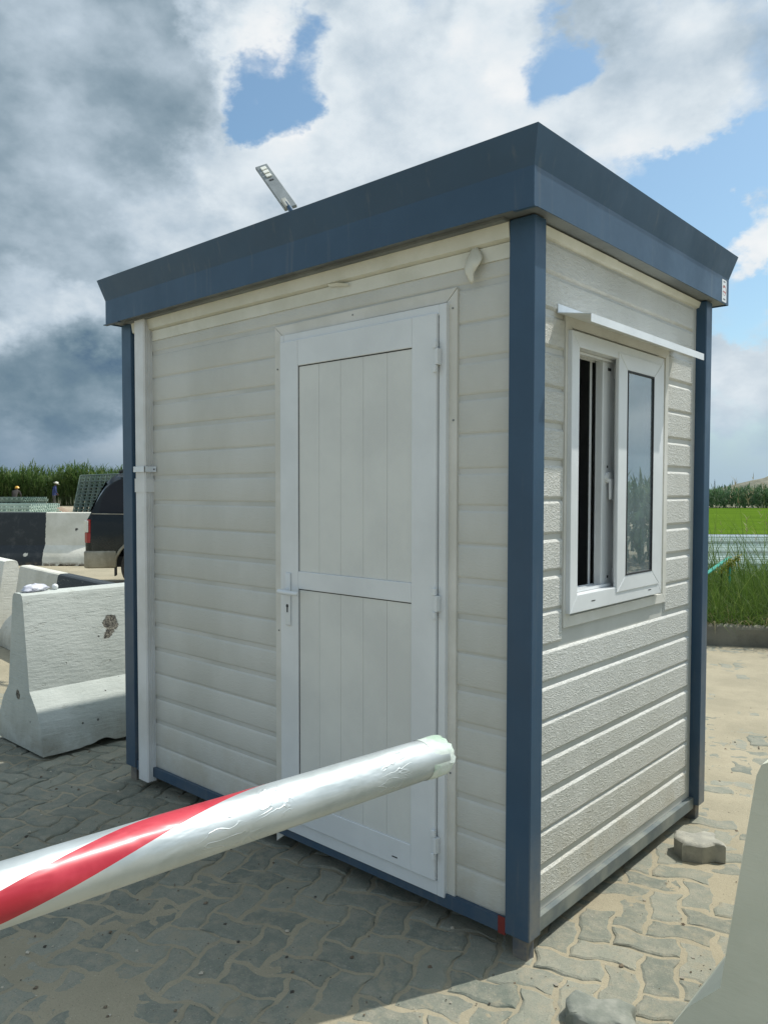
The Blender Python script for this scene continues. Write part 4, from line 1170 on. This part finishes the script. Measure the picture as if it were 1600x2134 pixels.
for k in range(1700):                                      # hanging over the kerb
    p = spot(.06, .28); p.z = .17
    an = math.atan2(-kn.y, -kn.x) + rr.gauss(0, .6); dh = Vector((math.cos(an), math.sin(an), 0))
    blade(mb, p, dh, rr.uniform(.2, .5), rr.uniform(.005, .010), rr.uniform(.7, 1.2), rr.uniform(.4, 1.5), 0 if rr.random() < .75 else 1, 5, rr.uniform(-1, 1))
for k in range(1500):                                      # taller arching blades
    p = spot(.2, 3.4); p.z = .14
    an = rr.gauss(.6, 1.3) + math.pi; dh = Vector((math.cos(an), math.sin(an), 0))
    blade(mb, p, dh, rr.uniform(.7, 1.4), rr.uniform(.006, .012), rr.uniform(.05, .4), rr.uniform(.3, 1.3), 0, 6, rr.uniform(-1, 1))
for k in range(34):                                       # flowering stalks on the far right
    p = G(rr.uniform(3.55, 5.2), rr.uniform(7.2, 8.6)); p.z = .14
    L2 = rr.uniform(1.0, 1.55); dh = Vector((rr.uniform(-1, .3), rr.uniform(-.5, .5), 0)).normalized(); ln_ = rr.uniform(.02, .16)
    blade(mb, p, dh, L2, .008, ln_, .25, 0, 6)
    tip = p + dh * math.sin(ln_ + .12) * L2 + Vector((0, 0, math.cos(ln_ + .12) * L2))
    for q in range(9):
        dh2 = Vector((rr.uniform(-1, 1), rr.uniform(-1, 1), 0)).normalized()
        blade(mb, tip - Vector((0, 0, rr.uniform(.02, .2))) , dh2, rr.uniform(.04, .12), .006, rr.uniform(.3, 1.1), .6, 1, 2)
tag(mb.build('grass_bank', [grm, dry], fix=False), kind='stuff')

# flat sheets beyond the bank
def sheet(name, a0, a1, b0, b1, z, mt, n=24, wob=.3):
    mb = MB()
    for j in range(5):
        for i in range(n + 1):
            a = a0 + (a1 - a0) * i / n; bb = b0 + (b1 - b0) * j / 4
            if j in (0, 4): bb += wob * noise.noise(Vector((a * .35, j, 2)))
            q = G(a, bb); mb.v.append((q.x, q.y, z))
    for j in range(4):
        for i in range(n): mb.f.append((j * (n + 1) + i, j * (n + 1) + i + 1, (j + 1) * (n + 1) + i + 1, (j + 1) * (n + 1) + i)); mb.m.append(0)
    return tag(mb.build(name, mt, fix=False), kind='structure')
wm = noisy('grey_water', (.22, .27, .30, 1), (.27, .31, .33, 1), .7, .25)
sheet('water', 2, 60, 21.7, 27, .05, wm)
am, t, b = mat('algae_cover', (.12, .24, .015, 1), 1., spec=.0)
co = t.new('ShaderNodeTexCoord').outputs['Object']
c = t.mix(t.mapr(t.noise(co, .3, 6, .65), .35, .65), (.082, .142, .016, 1), (.066, .118, .014, 1))
c = t.mix(t.mapr(t.noise(co, 2.2, 4, .6), .70, .735), c, (.30, .36, .16, 1))
t.put(b.inputs['Base Color'], c); t.put(b.inputs['Normal'], t.bump(t.noise(co, 3, 5, .7), .5, .08))
sheet('pond', -6, 90, 26.2, 70, .058, am, 40)
sm = noisy('pale_sand', (.46, .36, .25, 1), (.38, .30, .21, 1), .8, .95)
sheet('sand_strip', 1, 50, 19.6, 21.8, .056, sm)
# mesh panel piles on the far side of the bank
pale2 = noisy('galvanised_mesh', (.50, .58, .52, 1), (.40, .49, .44, 1), 1.2, .5)
for k, (bb, a, hh, lab) in enumerate(((12.6, 6.2, 5, 'nearest low pile of pale wire mesh seen through the grass blades'), (15.2, 7.2, 5, 'middle pile of pale wire mesh with a dark side beyond the grass bank'), (18.0, 8.6, 5, 'farthest pile of pale wire mesh, beside the sand strip near the pond'))):
    q = G(a, bb); stack('wire_mesh_pile', lab, (q.x, q.y, 0), angr + (-.03, .05, -.02)[k], 5.6, 1.9, hh, .07, .045, (pale2, meshm), 30 + k)
# teal strap and a yellow flowering weed in the grass
q = G(4.05, 8.9, .72); e = G(5.0, 9.2, .95)
mb = MB(); p_a = at_d(9.2, 1470, 1196); p_b = at_d(9.6, 1520, 1161)
mb.bar(p_a, p_b, .05, .012); mb.bar(p_a, Vector((p_a.x, p_a.y, 0)), .02); mb.bar(p_b, Vector((p_b.x, p_b.y, 0)), .02)
tag(mb.build('plastic_strip', noisy('teal_plastic', (.04, .30, .22, 1), (.05, .36, .28, 1), 5, .4)), 'teal plastic strip sloping up behind the grass blades beside the booth', 'plastic strip')
pw_ = at_d(8.9, 1500, 1200); wd = thing('flowering_weed', 'weed with a slanting yellow green flower head among the grass', 'plant', (pw_.x, pw_.y, .14)); PLOC[wd.name] = Vector((pw_.x, pw_.y, .14))
mb = MB(); w0 = at_d(8.9, 1503, 1190); w1 = at_d(8.9, 1540, 1160); mb.tube([(pw_.x, pw_.y, .14), w0, w1], [.010, .008, .006], 8); mb.build('stem', grm, wd)
mb = MB(); rr = random.Random(5)
for k in range(260):
    q = w0.lerp(w1, rr.random()) + Vector((rr.gauss(0, .03), rr.gauss(0, .03), rr.gauss(0, .028)))
    dh = Vector((rr.uniform(-1, 1), rr.uniform(-1, 1), 0)).normalized(); blade(mb, q, dh, rr.uniform(.02, .05), .016, rr.uniform(0, 2.5), .6, 0, 2)
mb.build('flower_head', leaf_mat('yellow_flower', (.22, .22, .02, 1), (.33, .31, .04, 1), (.12, .17, .02, 1)), wd, fix=False)

# far thicket, sand hill, tree line and masts
thk = leaf_mat('thicket_leaf', (.055, .125, .055, 1), (.08, .16, .07, 1), (.14, .19, .10, 1), scale=.35)
rr = random.Random(31); mb = MB()
for k in range(5200):
    a = rr.uniform(20, 50); bb = 68.5 + rr.random() * 6; p = G(a, bb); p.z = -.1
    top_ = 1.55 + .55 * fbm(a, bb, .45, 3) + (.45 if a > 31 else 0) * rr.random()
    for q in range(4):
        z = top_ * rr.random() ** .6
        dh = Vector((rr.uniform(-1, 1), rr.uniform(-1, 1), 0)).normalized()
        blade(mb, p + Vector((0, 0, z)), dh, rr.uniform(.25, .6), rr.uniform(.06, .13), rr.uniform(0, .8), rr.uniform(.5, 1.8), 0, 2)
tag(mb.build('thicket', thk, fix=False), kind='stuff')
mb = MB()
for k in range(2600):
    an = R(rr.uniform(2, 62)); dd = rr.uniform(15, 19)
    p = Vector((CP.x + math.sin(an) * dd, CP.y + math.cos(an) * dd, 0)); top_ = 1.5 + .5 * fbm(p.x, p.y, .3, 3)
    for q in range(4):
        dh = Vector((rr.uniform(-1, 1), rr.uniform(-1, 1), 0)).normalized()
        blade(mb, p + Vector((0, 0, top_ * rr.random() ** .7)), dh, rr.uniform(.25, .6), rr.uniform(.05, .1), rr.uniform(0, .9), rr.uniform(.5, 1.8), 0, 2)
tag(mb.build('hedge_growth', thk, fix=False), kind='stuff')
hill_m = noisy('scrub_hill', (.14, .14, .10, 1), (.20, .19, .14, 1), .25, .95, .8, .8, .4)
q = G(84.5, 155); tag(mound('hill', q.x, q.y, 21, 16, 4.6, hill_m, 4, 0, 50, angr), kind='structure')
flm = noisy('far_trees', (.05, .08, .07, 1), (.08, .115, .10, 1), .08, .95)
mb = MB(); rr = random.Random(9); N = 300
for i in range(N + 1):
    a = 150 + 330 * i / N; hh = 3.2 + 1.6 * fbm(a, 4, .05, 4) + rr.uniform(-.3, .3)
    for (bb, z) in ((560, -1), (560.5, hh * .7), (566, hh), (575, -1)): mb.v.append(tuple(G(a, bb, z)))
for i in range(N):
    for j in range(3): mb.f.append((i * 4 + j, i * 4 + j + 1, (i + 1) * 4 + j + 1, (i + 1) * 4 + j)); mb.m.append(0)
tag(mb.build('far_woodland', flm, smooth=True, fix=False), kind='stuff')
for (uu, vt, lab) in ((1488, 1002, 'tallest grey lattice mast on the horizon, beside the booth post'), (1504, 1012, 'middle grey lattice mast of three on the horizon'), (1518, 1014, 'shortest grey lattice mast, nearest the sand hill')):
    bs = at_px(520, uu, 1024); tp_ = at_px(520, uu, vt); mst = thing('lattice_mast', lab, 'mast', (bs.x, bs.y, 0)); PLOC[mst.name] = Vector((bs.x, bs.y, 0))
    mb = MB(); hh = tp_.z
    for sx in (-1, 1):
        for sy in (-1, 1): mb.bar((bs.x + sx * .7, bs.y + sy * .7, -1), (bs.x + sx * .12, bs.y + sy * .12, hh), .13)
    for k in range(7):
        z = hh * (k + .5) / 7; w_ = .7 - .58 * z / hh
        mb.bar((bs.x - w_, bs.y, z), (bs.x + w_, bs.y, z), .1); mb.bar((bs.x, bs.y - w_, z), (bs.x, bs.y + w_, z), .1)
    mb.build('tower', noisy('mast_steel', (.2, .23, .26, 1), (.26, .28, .3, 1), 1, .6), mst)
    mb = MB(); mb.bar((bs.x, bs.y, hh), (bs.x, bs.y, hh + 1.2), .1); mb.build('antenna', M['steel'], mst)

# ------------------------------------------------------------------ two workers in front of the reeds
def person(label, pos, face, joints, radii, edges, colours, hat):
    o = thing('person', label, 'person', pos, face)
    me = bpy.data.meshes.new('body'); me.from_pydata(joints, edges, [])
    ob = bpy.data.objects.new('body', me); COL.objects.link(ob)
    sk_ = ob.modifiers.new('skin', 'SKIN'); sk_.use_smooth_shade = True; sk_.branch_smoothing = .6
    for v_, rd in zip(me.skin_vertices[0].data, radii): v_.radius = rd if isinstance(rd, tuple) else (rd, rd)
    me.skin_vertices[0].data[0].use_root = True
    ob.modifiers.new('sub', 'SUBSURF').levels = 2
    dg = bpy.context.evaluated_depsgraph_get()
    nm = bpy.data.meshes.new_from_object(ob.evaluated_get(dg)); bpy.data.objects.remove(ob)
    nm.name = 'body'
    for mt in colours: nm.materials.append(mt)
    for p_ in nm.polygons:
        z = p_.center.z; x = abs(p_.center.x)
        p_.material_index = 2 if z > hat['neck'] else (1 if z > hat['waist'] and not (x > .20 and z < hat['cuff']) else (0 if z > .10 and not (x > .20 and z > .45) else 3 if z <= .10 else 2))
        p_.use_smooth = True
    bo = bpy.data.objects.new('body', nm); COL.objects.link(bo); bo.parent = o
    return o
skin = mat('skin', (.075, .042, .028, 1), .6)[0]
def cloth(n_, c): return noisy(n_, c, tuple(x * .75 for x in c[:3]) + (1,), 9, .85, .5, 14, .02)
blue = cloth('blue_shirt', (.035, .055, .17, 1)); trou = cloth('grey_trousers', (.10, .10, .085, 1)); shoe = cloth('dark_boots', (.03, .025, .02, 1)); darkc = cloth('dark_shirt', (.045, .04, .035, 1)); khaki = cloth('khaki_trousers', (.09, .085, .06, 1))
E_ = [(0, 1), (1, 2), (2, 3), (3, 4), (0, 5), (5, 6), (6, 7), (7, 8), (0, 9), (9, 10), (10, 11), (11, 12), (2, 13), (13, 14), (14, 15), (15, 16), (2, 17), (17, 18), (18, 19), (19, 20)]
wA = at_px(52, 113, 1057); zA = gz(wA.x, wA.y)
J = [(0, 0, .88), (0, .03, 1.12), (0, .06, 1.34), (0, .13, 1.47), (0, .20, 1.57),
     (.10, 0, .84), (.13, .02, .48), (.14, -.02, .09), (.15, .12, .03), (-.10, 0, .84), (-.13, .05, .48), (-.12, .02, .09), (-.13, .16, .03),
     (.20, .06, 1.34), (.27, .05, 1.06), (.22, .20, .86), (.19, .26, .80), (-.20, .06, 1.34), (-.27, .05, 1.06), (-.22, .20, .86), (-.19, .26, .80)]
Rr = [(.17, .12), (.17, .11), (.19, .11), .06, .085, .10, .065, .045, .04, .10, .065, .045, .04, .075, .055, .04, .035, .075, .055, .04, .035]
hx = dict(neck=1.45, waist=.80, cuff=.95)
facing = math.atan2(-(H0.x * .4 + r.x * .5), H0.y * .4 + r.y * .5)
w1_ = person('worker in a blue shirt and pale sun hat standing by the reeds', (wA.x, wA.y, zA), facing, J, Rr, E_, [trou, blue, skin, shoe], hx)
mb = MB(); mb.tube([(0, .18, 1.585), (0, .185, 1.60), (0, .19, 1.615), (0, .20, 1.70), (0, .205, 1.725)], [.20, .205, .125, .11, .03], 18)
mb.build('sun_hat', cloth('hat_cloth', (.62, .62, .52, 1)), w1_, local=True, smooth=True)
wB = at_px(50, 31, 1050); zB = gz(wB.x, wB.y)
J2 = [(0, 0, .70), (0, .12, .90), (0, .24, 1.08), (0, .32, 1.19), (0, .38, 1.27),
      (.10, 0, .66), (.15, .20, .42), (.14, .02, .09), (.15, .14, .03), (-.10, 0, .66), (-.15, .20, .42), (-.12, .02, .09), (-.13, .14, .03),
      (.20, .24, 1.08), (.27, .32, .82), (.22, .46, .66), (.19, .50, .60), (-.20, .24, 1.08), (-.27, .32, .82), (-.22, .46, .66), (-.19, .50, .60)]
w2_ = person('worker in dark clothes and a yellow helmet bending behind the mesh stack', (wB.x, wB.y, zB), facing + .9, J2, Rr, E_, [khaki, darkc, skin, shoe], dict(neck=1.17, waist=.60, cuff=.72))
mb = MB(); mb.tube([(0, .40, 1.27), (0, .40, 1.285), (0, .39, 1.29), (0, .385, 1.36), (0, .38, 1.40), (0, .38, 1.415)], [.155, .155, .128, .115, .075, .02], 18)
mb.build('hard_hat', mat('helmet_yellow', (.62, .34, .03, 1), .35)[0], w2_, local=True, smooth=True)

bpy.context.view_layer.update()
